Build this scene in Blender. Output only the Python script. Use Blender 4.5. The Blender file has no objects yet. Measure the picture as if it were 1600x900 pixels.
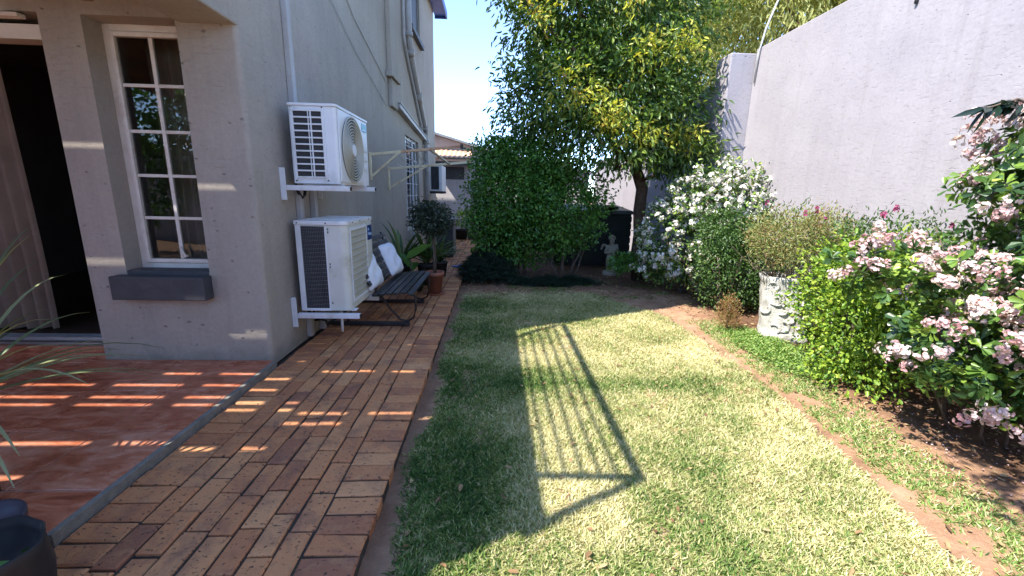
import bpy, math, random
import numpy as np
from mathutils import Vector, Matrix

S = bpy.context.scene
COL = S.collection
R = math.radians
# ------------------------------------------------------------------ camera
cam_d = bpy.data.cameras.new("camera")
cam_d.sensor_width = 36.0
cam_d.lens = 660.8 / 1600 * 36.0
cam_d.clip_start, cam_d.clip_end = 0.05, 500
cam = bpy.data.objects.new("camera", cam_d)
COL.objects.link(cam)
YAW, PITCH, ROLL, H = 0.0456, 0.2229, 0.0235, 1.35
_f = Vector((math.sin(YAW) * math.cos(PITCH), math.cos(YAW) * math.cos(PITCH), -math.sin(PITCH)))
_r = Vector((math.cos(YAW), -math.sin(YAW), 0))
_u = _r.cross(_f)
_r2 = _r * math.cos(ROLL) + _u * math.sin(ROLL)
_u2 = _u * math.cos(ROLL) - _r * math.sin(ROLL)
_m = Matrix((_r2, _u2, -_f)).transposed().to_4x4()
_m.translation = (0, 0, H)
cam.matrix_world = _m
S.camera = cam
# ------------------------------------------------------------------ sky and sun
TX, TY = 0.70, 0.35                      # horizontal travel of the light per metre of drop
SUN_EL = math.atan(1 / math.hypot(TX, TY))
SUN_AZ = math.atan2(-TX, -TY)            # clockwise from +Y
world = bpy.data.worlds.new("World")
S.world = world
world.use_nodes = True
wn = world.node_tree
sky = wn.nodes.new("ShaderNodeTexSky")
sky.sky_type = 'NISHITA'
sky.sun_disc = False
sky.altitude = 1700
sky.sun_elevation = SUN_EL
sky.sun_rotation = SUN_AZ % (2 * math.pi)
sky.air_density, sky.dust_density, sky.ozone_density = 0.65, 0.05, 1.6
bg = wn.nodes["Background"]
bg.inputs[1].default_value = 0.15
wn.links.new(sky.outputs[0], bg.inputs[0])
sl = bpy.data.lights.new("sun", 'SUN')
sl.energy, sl.angle, sl.color = 2.25, R(0.5), (1.0, 0.94, 0.83)
sun = bpy.data.objects.new("sun", sl)
sun.rotation_euler = Vector((TX, TY, -1)).to_track_quat('-Z', 'Y').to_euler()
COL.objects.link(sun)
S.view_settings.view_transform = 'Standard'
S.view_settings.look = 'None'
S.view_settings.gamma = 1
S.view_settings.exposure = 2.42
S.render.engine = 'CYCLES'
S.cycles.max_bounces = 8
S.cycles.diffuse_bounces = 5
S.cycles.glossy_bounces = 3
S.cycles.transmission_bounces = 4
S.cycles.transparent_max_bounces = 8
S.cycles.caustics_reflective = S.cycles.caustics_refractive = False
S.cycles.use_denoising = True


# ------------------------------------------------------------------ helpers
def link(o, parent=None):
    COL.objects.link(o)
    if parent is not None:
        o.parent = parent
        o.matrix_parent_inverse = Matrix.Translation(-Vector(parent.location)) if parent.type == 'EMPTY' and parent.parent is None else Matrix.Identity(4)
    return o


def tag(o, label=None, cat=None, group=None, kind=None):
    if label: o["label"] = label
    if cat: o["category"] = cat
    if group: o["group"] = group
    if kind: o["kind"] = kind
    return o


def thing(name, loc, label, cat, group=None):
    o = bpy.data.objects.new(name, None)
    o.location = loc
    o.empty_display_size = 0.1
    COL.objects.link(o)
    return tag(o, label, cat, group)


class MB:
    """collects shapes in world coordinates, becomes ONE mesh object"""
    def __init__(s): s.v, s.f, s.a, s.k = [], [], [], []

    def add(s, vs, fs, smooth=False, rnd=0.5):
        n = len(s.v)
        s.v += [tuple(p) for p in vs]
        s.f += [tuple(i + n for i in f) for f in fs]
        s.a += [rnd] * len(fs)
        s.k += [smooth] * len(fs)
        return s

    def box(s, x0, x1, y0, y1, z0, z1, rnd=0.5):
        return s.add([(x0, y0, z0), (x1, y0, z0), (x1, y1, z0), (x0, y1, z0), (x0, y0, z1), (x1, y0, z1), (x1, y1, z1), (x0, y1, z1)],
                     [(0, 3, 2, 1), (4, 5, 6, 7), (0, 1, 5, 4), (1, 2, 6, 5), (2, 3, 7, 6), (3, 0, 4, 7)], rnd=rnd)

    def bar(s, a, b, w, h, up=(0, 0, 1), rnd=0.5):
        """rectangular bar from a to b, w across, h along up"""
        a, b = Vector(a), Vector(b)
        d = (b - a).normalized()
        u = Vector(up)
        u = (u - d * u.dot(d)).normalized()
        r = d.cross(u)
        q = []
        for p in (a, b):
            for sx, sz in ((-1, -1), (1, -1), (1, 1), (-1, 1)):
                q.append(p + r * (sx * w / 2) + u * (sz * h / 2))
        return s.add(q, [(0, 1, 2, 3), (7, 6, 5, 4), (0, 4, 5, 1), (1, 5, 6, 2), (2, 6, 7, 3), (3, 7, 4, 0)], rnd=rnd)

    def tube(s, pts, rad, n=10, cap=True, rnd=0.5):
        pts = [Vector(p) for p in pts]
        rad = [rad] * len(pts) if not hasattr(rad, '__len__') else rad
        vs, fs = [], []
        ref = Vector((0.31, 0.17, 0.93))
        for i, p in enumerate(pts):
            d = (pts[min(i + 1, len(pts) - 1)] - pts[max(i - 1, 0)]).normalized()
            u = (ref - d * ref.dot(d))
            if u.length < 0.05: u = Vector((1, 0, 0)) - d * d.x
            u.normalize()
            w = d.cross(u)
            for k in range(n):
                t = 2 * math.pi * k / n
                vs.append(p + (u * math.cos(t) + w * math.sin(t)) * rad[i])
        for i in range(len(pts) - 1):
            for k in range(n):
                a, b = i * n + k, i * n + (k + 1) % n
                fs.append((a, b, b + n, a + n))
        s.add(vs, fs, True, rnd)
        if cap:
            m = len(s.v) - len(vs)
            s.f += [tuple(m + k for k in reversed(range(n))), tuple(m + (len(pts) - 1) * n + k for k in range(n))]
            s.a += [rnd] * 2
            s.k += [False] * 2
        return s

    def lathe(s, c, prof, n=24, rnd=0.5, fn=None, smooth=True):
        """prof = (radius, z) from bottom to top around the vertical through c"""
        vs, fs = [], []
        for r_, z in prof:
            for k in range(n):
                t = 2 * math.pi * k / n
                rr = r_ * (fn(t, z) if fn else 1)
                vs.append((c[0] + rr * math.cos(t), c[1] + rr * math.sin(t), c[2] + z))
        for i in range(len(prof) - 1):
            for k in range(n):
                a, b = i * n + k, i * n + (k + 1) % n
                fs.append((a, b, b + n, a + n))
        return s.add(vs, fs, smooth, rnd)

    def disc(s, c, axis, r, n=24, rnd=0.5):
        c, ax = Vector(c), Vector(axis).normalized()
        u = ax.orthogonal().normalized()
        w = ax.cross(u)
        return s.add([c + (u * math.cos(2 * math.pi * k / n) + w * math.sin(2 * math.pi * k / n)) * r for k in range(n)], [tuple(range(n))], rnd=rnd)

    def ring(s, c, axis, r, t, n=40, m=5):
        c, ax = Vector(c), Vector(axis).normalized()
        u = ax.orthogonal().normalized()
        w = ax.cross(u)
        vs, fs = [], []
        for k in range(n):
            a = 2 * math.pi * k / n
            o = u * math.cos(a) + w * math.sin(a)
            for j in range(m):
                b = 2 * math.pi * j / m
                vs.append(c + o * (r + t * math.cos(b)) + ax * (t * math.sin(b)))
        for k in range(n):
            for j in range(m):
                fs.append((k * m + j, ((k + 1) % n) * m + j, ((k + 1) % n) * m + (j + 1) % m, k * m + (j + 1) % m))
        return s.add(vs, fs, True)

    def quad(s, a, b, c, d, rnd=0.5): return s.add([a, b, c, d], [(0, 1, 2, 3)], rnd=rnd)

    def build(s, name, mat, parent=None, bevel=0, seg=2):
        me = bpy.data.meshes.new(name)
        me.from_pydata(s.v, [], s.f)
        me.polygons.foreach_set("use_smooth", s.k)
        at = me.attributes.new("rnd", 'FLOAT', 'FACE')
        at.data.foreach_set("value", s.a)
        me.materials.append(mat)
        o = bpy.data.objects.new(name, me)
        link(o, parent)
        if bevel:
            b = o.modifiers.new("bevel", 'BEVEL')
            b.width, b.segments, b.limit_method, b.angle_limit = bevel, seg, 'ANGLE', R(40)
        return o


def text_obj(name, txt, size, mat, origin, right, up, parent, thick=0.001):
    cu = bpy.data.curves.new(name, 'FONT')
    cu.body, cu.size, cu.extrude = txt, size, thick
    cu.align_x = cu.align_y = 'CENTER'
    t = bpy.data.objects.new(name, cu)
    COL.objects.link(t)
    dg = bpy.context.evaluated_depsgraph_get()
    me = bpy.data.meshes.new_from_object(t.evaluated_get(dg))
    bpy.data.objects.remove(t)
    r_, u_ = Vector(right).normalized(), Vector(up).normalized()
    mm = Matrix((r_, u_, r_.cross(u_))).transposed().to_4x4()
    mm.translation = origin
    me.transform(mm)
    me.materials.clear()
    me.materials.append(mat)
    o = bpy.data.objects.new(name, me)
    return link(o, parent)


# ------------------------------------------------------------------ materials
def nodes(name):
    m = bpy.data.materials.new(name)
    m.use_nodes = True
    nt = m.node_tree
    return m, nt, nt.nodes["Principled BSDF"], nt.nodes["Material Output"]


def N(nt, typ, **kw):
    n = nt.nodes.new(typ)
    for k, v in kw.items(): setattr(n, k, v)
    return n


def ramp(nt, stops, fac=None, interp='LINEAR'):
    n = nt.nodes.new("ShaderNodeValToRGB")
    n.color_ramp.interpolation = interp
    e = n.color_ramp.elements
    while len(e) < len(stops): e.new(0.5)
    for i, (p, c) in enumerate(stops):
        e[i].position = p
        e[i].color = (*c, 1) if len(c) == 3 else c
    if fac is not None: nt.links.new(fac, n.inputs[0])
    return n.outputs[0]


def pos_vec(nt, scale=(1, 1, 1), obj=False):
    if obj:
        src = N(nt, "ShaderNodeTexCoord").outputs["Object"]
    else:
        src = N(nt, "ShaderNodeNewGeometry").outputs["Position"]
    mp = N(nt, "ShaderNodeMapping")
    mp.inputs["Scale"].default_value = scale
    nt.links.new(src, mp.inputs[0])
    return mp.outputs[0]


def noise(nt, vec, scale, detail=4, rough=0.55, dist=0):
    n = N(nt, "ShaderNodeTexNoise")
    n.inputs["Scale"].default_value = scale
    n.inputs["Detail"].default_value = detail
    n.inputs["Roughness"].default_value = rough
    n.inputs["Distortion"].default_value = dist
    if vec is not None: nt.links.new(vec, n.inputs["Vector"])
    return n.outputs["Fac"]


def math_(nt, op, a, b=None, c=None):
    n = N(nt, "ShaderNodeMath", operation=op)
    for i, x in enumerate((a, b, c)):
        if x is None: continue
        if isinstance(x, (int, float)): n.inputs[i].default_value = x
        else: nt.links.new(x, n.inputs[i])
    return n.outputs[0]


def mixc(nt, fac, a, b, mode='MIX'):
    n = N(nt, "ShaderNodeMix", data_type='RGBA', blend_type=mode)
    for i, x in ((0, fac), (6, a), (7, b)):
        if isinstance(x, (int, float)): n.inputs[i].default_value = x
        elif isinstance(x, tuple): n.inputs[i].default_value = (*x, 1)
        else: nt.links.new(x, n.inputs[i])
    return n.outputs[2]


def bump(nt, height, bsdf, strength=0.5, dist=0.01):
    b = N(nt, "ShaderNodeBump")
    b.inputs["Strength"].default_value = strength
    b.inputs["Distance"].default_value = dist
    nt.links.new(height, b.inputs["Height"])
    nt.links.new(b.outputs[0], bsdf.inputs["Normal"])


def mottled(name, c1, c2, scale=8, rough=0.6, metal=0, bstr=0.15, bdist=0.003, grime=None, detail=5, spec=0.5):
    m, nt, b, out = nodes(name)
    v = pos_vec(nt)
    f = noise(nt, v, scale, detail, 0.6)
    c = ramp(nt, [(0.3, c1), (0.7, c2)], f)
    if grime:
        g = noise(nt, v, scale * 0.37 + 1.3, 6, 0.7)
        c = mixc(nt, ramp(nt, [(0.52, (0, 0, 0)), (0.72, (1, 1, 1))], g), c, grime)
    nt.links.new(c, b.inputs["Base Color"])
    b.inputs["Roughness"].default_value = rough
    b.inputs["Metallic"].default_value = metal
    b.inputs["Specular IOR Level"].default_value = spec
    if bstr: bump(nt, noise(nt, v, scale * 9, 3), b, bstr, bdist)
    return m


def plaster(name, c1, c2, stretch=(3, 3, 20), damp=None):
    m, nt, b, out = nodes(name)
    v = pos_vec(nt)
    big = noise(nt, v, 1.6, 5, 0.6)
    c = ramp(nt, [(0.3, c1), (0.7, c2)], big)
    fine = noise(nt, v, 40, 4, 0.6)
    c = mixc(nt, 0.10, c, ramp(nt, [(0.35, (0.1, 0.1, 0.1)), (0.65, (1, 1, 1))], fine), 'MULTIPLY')
    vs = pos_vec(nt, stretch)
    scr = ramp(nt, [(0.58, (0, 0, 0)), (0.66, (1, 1, 1))], noise(nt, vs, 3.2, 6, 0.66, 0.6))
    vp = pos_vec(nt, (1, 1, 1.5))
    vo = N(nt, "ShaderNodeTexVoronoi")
    vo.inputs["Scale"].default_value = 11
    nt.links.new(vp, vo.inputs["Vector"])
    hs = N(nt, "ShaderNodeSeparateColor")
    nt.links.new(vo.outputs["Color"], hs.inputs[0])
    pd = math_(nt, 'ADD', vo.outputs["Distance"], math_(nt, 'MULTIPLY', math_(nt, 'SUBTRACT', fine, 0.5), 0.30))
    pd = math_(nt, 'ADD', pd, math_(nt, 'MULTIPLY', hs.outputs[0], 0.22))
    pit = ramp(nt, [(0.12, (1, 1, 1)), (0.19, (0, 0, 0))], pd)
    c = mixc(nt, math_(nt, 'MULTIPLY', pit, 0.55), c, (0.10, 0.09, 0.09))  # pit hollows darkened: their self-shadow is put into the colour
    stk = ramp(nt, [(0.50, (0, 0, 0)), (0.75, (1, 1, 1))], noise(nt, pos_vec(nt, (5, 5, 0.35)), 1.7, 6, 0.7))
    c = mixc(nt, math_(nt, 'MULTIPLY', stk, 0.22), c, (0.14, 0.125, 0.115))
    if damp:
        z = N(nt, "ShaderNodeSeparateXYZ")
        nt.links.new(v, z.inputs[0])
        dz = math_(nt, 'ADD', z.outputs[2], math_(nt, 'MULTIPLY', math_(nt, 'SUBTRACT', noise(nt, v, 7, 5, 0.7), 0.5), 0.35))
        c = mixc(nt, ramp(nt, [(0.03, (0.55, 0.55, 0.55)), (0.16, (0, 0, 0))], dz), c, damp)
    nt.links.new(c, b.inputs["Base Color"])
    b.inputs["Roughness"].default_value = 0.85
    b.inputs["Specular IOR Level"].default_value = 0.25
    h = math_(nt, 'ADD', math_(nt, 'MULTIPLY', noise(nt, v, 22, 6, 0.65), 0.55), math_(nt, 'MULTIPLY', scr, -0.38))
    h = math_(nt, 'ADD', h, math_(nt, 'MULTIPLY', pit, -0.9))
    h = math_(nt, 'ADD', h, math_(nt, 'MULTIPLY', noise(nt, v, 3.5, 3), 0.8))
    bump(nt, h, b, 0.55, 0.009)
    return m


def leafmat(name, stops, rough=0.42, trans=0.3, tcol=1.5, spec=0.45):
    """leaf colour from the face attribute rnd, thin translucent leaf"""
    m, nt, b, out = nodes(name)
    a = N(nt, "ShaderNodeAttribute", attribute_name="rnd")
    c = ramp(nt, stops, a.outputs["Fac"])
    nt.links.new(c, b.inputs["Base Color"])
    b.inputs["Roughness"].default_value = rough
    b.inputs["Specular IOR Level"].default_value = spec
    t = N(nt, "ShaderNodeBsdfTranslucent")
    nt.links.new(mixc(nt, 1.0, c, (tcol, tcol, tcol * 0.55), 'MULTIPLY'), t.inputs[0])
    mx = N(nt, "ShaderNodeMixShader")
    mx.inputs[0].default_value = trans
    nt.links.new(b.outputs[0], mx.inputs[1])
    nt.links.new(t.outputs[0], mx.inputs[2])
    nt.links.new(mx.outputs[0], out.inputs[0])
    return m


M = {}
M['plaster_house'] = plaster("house_plaster", (0.345, 0.308, 0.264), (0.415, 0.373, 0.322), damp=(0.15, 0.16, 0.14))
M['plaster_wall'] = plaster("boundary_plaster", (0.315, 0.293, 0.322), (0.372, 0.348, 0.376), stretch=(4, 4, 18), damp=(0.22, 0.19, 0.17))
M['plaster_far'] = plaster("neighbour_plaster", (0.46, 0.43, 0.45), (0.52, 0.49, 0.50))
M['white_frame'] = mottled("painted_window_frame", (0.62, 0.57, 0.50), (0.72, 0.68, 0.62), 9, 0.45, grime=(0.45, 0.38, 0.30))
M['ac_white'] = mottled("enamel_white", (0.70, 0.71, 0.73), (0.78, 0.79, 0.80), 5, 0.35, bstr=0.03, grime=(0.60, 0.60, 0.58))
M['ac_cream'] = mottled("aged_cream_enamel", (0.60, 0.60, 0.54), (0.70, 0.70, 0.64), 5, 0.4, bstr=0.03, grime=(0.46, 0.44, 0.36))
M['ac_beige'] = mottled("beige_plastic", (0.46, 0.45, 0.38), (0.54, 0.53, 0.46), 7, 0.5, bstr=0.03)
M['dark_void'] = mottled("dark_recess", (0.02, 0.02, 0.022), (0.04, 0.04, 0.042), 12, 0.7)
M['dark_paint'] = mottled("charcoal_paint", (0.035, 0.038, 0.045), (0.055, 0.058, 0.068), 12, 0.6, grime=(0.08, 0.08, 0.085))
M['black_wood'] = mottled("black_painted_wood", (0.012, 0.012, 0.014), (0.03, 0.029, 0.03), 14, 0.45)
M['iron'] = mottled("dark_iron", (0.03, 0.026, 0.024), (0.06, 0.045, 0.038), 30, 0.6, 0.4)
M['cream_steel'] = mottled("cream_painted_steel", (0.62, 0.53, 0.33), (0.70, 0.62, 0.42), 10, 0.45, grime=(0.40, 0.20, 0.09))
M['rust_steel'] = mottled("rusting_painted_steel", (0.42, 0.20, 0.10), (0.62, 0.45, 0.28), 9, 0.6, grime=(0.30, 0.12, 0.06))
M['bracket'] = mottled("bracket_paint", (0.66, 0.67, 0.70), (0.74, 0.75, 0.77), 9, 0.4, grime=(0.5, 0.45, 0.4))
M['alu'] = mottled("aluminium", (0.50, 0.50, 0.51), (0.60, 0.60, 0.61), 20, 0.35, 0.7)
M['pipe'] = mottled("painted_drainpipe", (0.36, 0.345, 0.335), (0.44, 0.42, 0.41), 4, 0.55, grime=(0.28, 0.25, 0.23))
M['terracotta'] = mottled("terracotta", (0.27, 0.085, 0.05), (0.36, 0.13, 0.08), 12, 0.7, grime=(0.22, 0.11, 0.08))
M['black_plastic'] = mottled("black_plastic", (0.010, 0.010, 0.011), (0.022, 0.021, 0.022), 10, 0.75, grime=(0.07, 0.06, 0.05))
M['plum_plastic'] = mottled("plum_grey_plastic", (0.035, 0.033, 0.048), (0.055, 0.05, 0.068), 10, 0.45)
M['green_plastic'] = mottled("dark_green_plastic", (0.010, 0.017, 0.016), (0.018, 0.027, 0.025), 7, 0.5)
M['cloth_white'] = mottled("white_cotton", (0.72, 0.74, 0.80), (0.80, 0.82, 0.86), 10, 0.9, bstr=0.4, bdist=0.004)
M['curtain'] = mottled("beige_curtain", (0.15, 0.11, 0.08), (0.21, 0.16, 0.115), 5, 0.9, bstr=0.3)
M['bark'] = mottled("brown_bark", (0.06, 0.035, 0.022), (0.15, 0.09, 0.055), 18, 0.9, bstr=0.9, bdist=0.02)
M['twig'] = mottled("grey_twig", (0.07, 0.05, 0.04), (0.16, 0.12, 0.09), 25, 0.85)
M['stone'] = mottled("weathered_cast_stone", (0.33, 0.28, 0.20), (0.46, 0.40, 0.30), 16, 0.9, bstr=0.7, bdist=0.01, grime=(0.16, 0.14, 0.10))
M['blue_tile'] = mottled("blue_roof_tile", (0.035, 0.085, 0.30), (0.06, 0.13, 0.42), 6, 0.5)
M['orange_tile'] = mottled("orange_roof_tile", (0.50, 0.29, 0.20), (0.64, 0.43, 0.31), 9, 0.7)
M['grey_roof'] = mottled("grey_roof_edge", (0.20, 0.21, 0.25), (0.28, 0.29, 0.33), 5, 0.6)
M['teal'] = mottled("teal_badge", (0.02, 0.27, 0.34), (0.03, 0.33, 0.40), 20, 0.35, bstr=0)
M['navy'] = mottled("navy_badge", (0.008, 0.03, 0.13), (0.012, 0.045, 0.18), 20, 0.35, bstr=0)
M['pale_blue'] = mottled("pale_blue_print", (0.42, 0.62, 0.85), (0.50, 0.70, 0.9), 20, 0.4, bstr=0)
M['blue_plastic'] = mottled("blue_rubber", (0.03, 0.12, 0.42), (0.05, 0.18, 0.5), 20, 0.4)
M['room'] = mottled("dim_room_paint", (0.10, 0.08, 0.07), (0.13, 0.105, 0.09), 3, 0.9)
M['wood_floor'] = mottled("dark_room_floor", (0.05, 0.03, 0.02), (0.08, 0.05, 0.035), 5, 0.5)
M['slat'] = mottled("weathered_slat", (0.16, 0.11, 0.075), (0.26, 0.19, 0.13), 9, 0.8)
M['galv'] = mottled("galvanised_rod", (0.45, 0.43, 0.42), (0.58, 0.56, 0.55), 20, 0.45, 0.5)


def glass():
    m, nt, b, out = nodes("window_glass")
    nt.nodes.remove(b)
    g = N(nt, "ShaderNodeBsdfGlossy")
    g.inputs["Roughness"].default_value = 0.01
    t = N(nt, "ShaderNodeBsdfTransparent")
    t.inputs[0].default_value = (0.80, 0.83, 0.82, 1)
    fr = N(nt, "ShaderNodeFresnel")
    fr.inputs[0].default_value = 1.6
    mx = N(nt, "ShaderNodeMixShader")
    nt.links.new(math_(nt, 'MULTIPLY_ADD', fr.outputs[0], 1.1, 0.01), mx.inputs[0])
    nt.links.new(t.outputs[0], mx.inputs[1])
    nt.links.new(g.outputs[0], mx.inputs[2])
    nt.links.new(mx.outputs[0], out.inputs[0])
    return m


M['glass'] = glass()


def brick_mat():
    m, nt, b, out = nodes("clay_paver")
    a = N(nt, "ShaderNodeAttribute", attribute_name="rnd").outputs["Fac"]
    c = ramp(nt, [(0.0, (0.17, 0.085, 0.075)), (0.1, (0.24, 0.105, 0.07)), (0.3, (0.44, 0.175, 0.078)), (0.6, (0.54, 0.235, 0.10)), (0.85, (0.60, 0.29, 0.13)), (1, (0.62, 0.33, 0.16))], a)
    v = pos_vec(nt)
    c = mixc(nt, ramp(nt, [(0.47, (0, 0, 0)), (0.72, (0.85, 0.85, 0.85))], noise(nt, v, 5.5, 7, 0.72, 0.4)), c, (0.16, 0.082, 0.066))
    c = mixc(nt, ramp(nt, [(0.52, (0, 0, 0)), (0.75, (0.5, 0.5, 0.5))], noise(nt, v, 17, 4, 0.6)), c, (0.52, 0.30, 0.14))
    sp = ramp(nt, [(0.60, (0, 0, 0)), (0.655, (1, 1, 1))], noise(nt, pos_vec(nt, (1, 1.6, 1)), 48, 4, 0.6))
    c = mixc(nt, math_(nt, 'MULTIPLY', sp, 0.85), c, (0.045, 0.03, 0.028))
    nt.links.new(c, b.inputs["Base Color"])
    b.inputs["Roughness"].default_value = 0.75
    b.inputs["Specular IOR Level"].default_value = 0.35
    h = math_(nt, 'SUBTRACT', noise(nt, v, 120, 4, 0.7), math_(nt, 'MULTIPLY', sp, 0.9))
    bump(nt, math_(nt, 'ADD', h, noise(nt, v, 14, 3)), b, 0.6, 0.004)
    return m


def tile_mat():
    m, nt, b, out = nodes("terracotta_floor_tile")
    a = N(nt, "ShaderNodeAttribute", attribute_name="rnd").outputs["Fac"]
    v = pos_vec(nt, (1.6, 4.0, 1))
    n1 = noise(nt, v, 2.8, 9, 0.68, 1.3)
    c = ramp(nt, [(0.32, (0.24, 0.060, 0.028)), (0.43, (0.40, 0.115, 0.055)), (0.55, (0.52, 0.19, 0.105)), (0.7, (0.62, 0.31, 0.21))], math_(nt, 'ADD', n1, math_(nt, 'MULTIPLY', math_(nt, 'SUBTRACT', a, 0.5), 0.10)))
    c = mixc(nt, 0.25, c, ramp(nt, [(0.35, (0.35, 0.3, 0.3)), (0.65, (1, 1, 1))], noise(nt, pos_vec(nt), 30, 4, 0.7)), 'MULTIPLY')
    nt.links.new(c, b.inputs["Base Color"])
    r = ramp(nt, [(0.3, (0.22, 0.22, 0.22)), (0.7, (0.42, 0.42, 0.42))], noise(nt, pos_vec(nt), 5, 4))
    nt.links.new(r, b.inputs["Roughness"])
    bump(nt, noise(nt, pos_vec(nt), 18, 4), b, 0.15, 0.004)
    return m


def ground_mat():
    m, nt, b, out = nodes("red_soil_and_thatch")
    a = N(nt, "ShaderNodeAttribute", attribute_name="lawn").outputs["Fac"]
    v = pos_vec(nt)
    soil = ramp(nt, [(0.25, (0.20, 0.105, 0.065)), (0.5, (0.34, 0.20, 0.125)), (0.75, (0.46, 0.295, 0.19))], noise(nt, v, 5, 8, 0.65))
    soil = mixc(nt, ramp(nt, [(0.62, (0, 0, 0)), (0.67, (1, 1, 1))], noise(nt, v, 55, 3, 0.6)), soil, (0.42, 0.25, 0.15))
    th = ramp(nt, [(0.3, (0.20, 0.17, 0.07)), (0.55, (0.38, 0.34, 0.17)), (0.75, (0.52, 0.47, 0.27))], noise(nt, v, 60, 5, 0.7))
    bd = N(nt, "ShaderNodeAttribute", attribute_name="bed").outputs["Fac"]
    shaded_soil = ramp(nt, [(0.3, (0.055, 0.028, 0.018)), (0.7, (0.14, 0.075, 0.045))], noise(nt, v, 9, 8, 0.7))  # dark bed soil; shade under the shrubs is put into its colour
    soil = mixc(nt, math_(nt, 'MULTIPLY', bd, 0.8), soil, shaded_soil)
    nt.links.new(mixc(nt, math_(nt, 'MULTIPLY', a, 0.8), soil, th), b.inputs["Base Color"])
    b.inputs["Roughness"].default_value = 0.95
    b.inputs["Specular IOR Level"].default_value = 0.15
    bump(nt, math_(nt, 'ADD', noise(nt, v, 45, 6, 0.7), noise(nt, v, 9, 4)), b, 0.8, 0.02)
    return m


M['brick'] = brick_mat()
M['tile'] = tile_mat()
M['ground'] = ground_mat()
M['concrete'] = mottled("grey_concrete_edging", (0.15, 0.142, 0.12), (0.25, 0.238, 0.205), 14, 0.95, bstr=0.6, bdist=0.01, grime=(0.13, 0.13, 0.12))
M['sand'] = mottled("dark_joint_sand", (0.022, 0.017, 0.013), (0.06, 0.045, 0.033), 22, 0.95, grime=(0.05, 0.055, 0.02))

rng = np.random.default_rng(7)
random.seed(7)


# ------------------------------------------------------------------ leaves
def unit(a): return a / np.maximum(np.linalg.norm(a, axis=-1, keepdims=True), 1e-9)


def vnoise(x, y, seed, cell):
    g = np.random.default_rng(seed).random((257, 257))
    u, w = np.asarray(x) / cell + 100.3, np.asarray(y) / cell + 100.7
    i, j = np.floor(u).astype(int), np.floor(w).astype(int)
    a, b = u - i, w - j
    a, b = a * a * (3 - 2 * a), b * b * (3 - 2 * b)
    i, j = i % 256, j % 256
    return (g[i, j] * (1 - a) + g[i + 1, j] * a) * (1 - b) + (g[i, j + 1] * (1 - a) + g[i + 1, j + 1] * a) * b


SHAPES = {  # (along, half-width) of the two side points
    'lance': ((0.25, 0.36), (0.62, 0.36)), 'oval': ((0.25, 0.46), (0.72, 0.44)), 'obovate': ((0.42, 0.30), (0.82, 0.5)), 'strap': ((0.1, 0.42), (0.6, 0.5))}


def leaf_mesh(name, P, D, Nn, L, W, rnd, mat, parent=None, shape='oval', fold=0.25, curl=0.15):
    """one folded, slightly curled leaf per row: base P, axis D, face normal Nn"""
    n = len(P)
    D = unit(D)
    Nn = unit(Nn - D * (Nn * D).sum(1, keepdims=True))
    Sx = np.cross(D, Nn)
    L, W = np.broadcast_to(L, (n,))[:, None], np.broadcast_to(W, (n,))[:, None]
    (a1, w1), (a2, w2) = SHAPES[shape]
    v = np.empty((n, 6, 3))
    v[:, 0] = P
    v[:, 1] = P + D * L * a1 - Sx * W * w1 + Nn * W * fold
    v[:, 2] = P + D * L * a2 - Sx * W * w2 + Nn * (W * fold - L * curl * 0.5)
    v[:, 3] = P + D * L - Nn * L * curl
    v[:, 4] = P + D * L * a2 + Sx * W * w2 + Nn * (W * fold - L * curl * 0.5)
    v[:, 5] = P + D * L * a1 + Sx * W * w1 + Nn * W * fold
    me = bpy.data.meshes.new(name)
    me.vertices.add(n * 6)
    me.vertices.foreach_set("co", v.reshape(-1).astype(np.float32))
    idx = (np.arange(n)[:, None] * 6 + np.array([0, 1, 2, 3, 3, 4, 5, 0])[None]).reshape(-1)
    me.loops.add(n * 8)
    me.loops.foreach_set("vertex_index", idx.astype(np.int32))
    me.polygons.add(n * 2)
    me.polygons.foreach_set("loop_start", (np.arange(n * 2) * 4).astype(np.int32))
    me.update(calc_edges=True)
    at = me.attributes.new("rnd", 'FLOAT', 'FACE')
    at.data.foreach_set("value", np.repeat(np.clip(rnd, 0, 1), 2).astype(np.float32))
    me.materials.append(mat)
    o = bpy.data.objects.new(name, me)
    return link(o, parent)


def crown_pts(ells, nclump, per, cr, inner=0.55, rough=0.18, flat=0.0):
    """clumps in the outer shell of uneven ellipsoids -> points, outward directions, clump random"""
    ells = [(np.array(c, float), np.array(r, float)) for c, r in ells]
    w = np.array([(r[0] * r[1] * r[2]) ** (2 / 3) for c, r in ells])
    k = rng.choice(len(ells), nclump, p=w / w.sum())
    d = unit(rng.normal(size=(nclump, 3)))
    C = np.array([ells[i][0] for i in k])
    Rr = np.array([ells[i][1] for i in k])
    f = inner + (1 - inner) * rng.random(nclump) ** 0.45
    f *= 1 + rough * rng.normal(size=nclump) * 0.6
    q = C + d * Rr * f[:, None]
    out = unit(d / Rr)
    cl = rng.random(nclump)
    P = np.repeat(q, per, 0) + rng.normal(size=(nclump * per, 3)) * cr * np.array([1, 1, 1 - flat])
    return P, np.repeat(out, per, 0), np.repeat(cl, per), q, out


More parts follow.
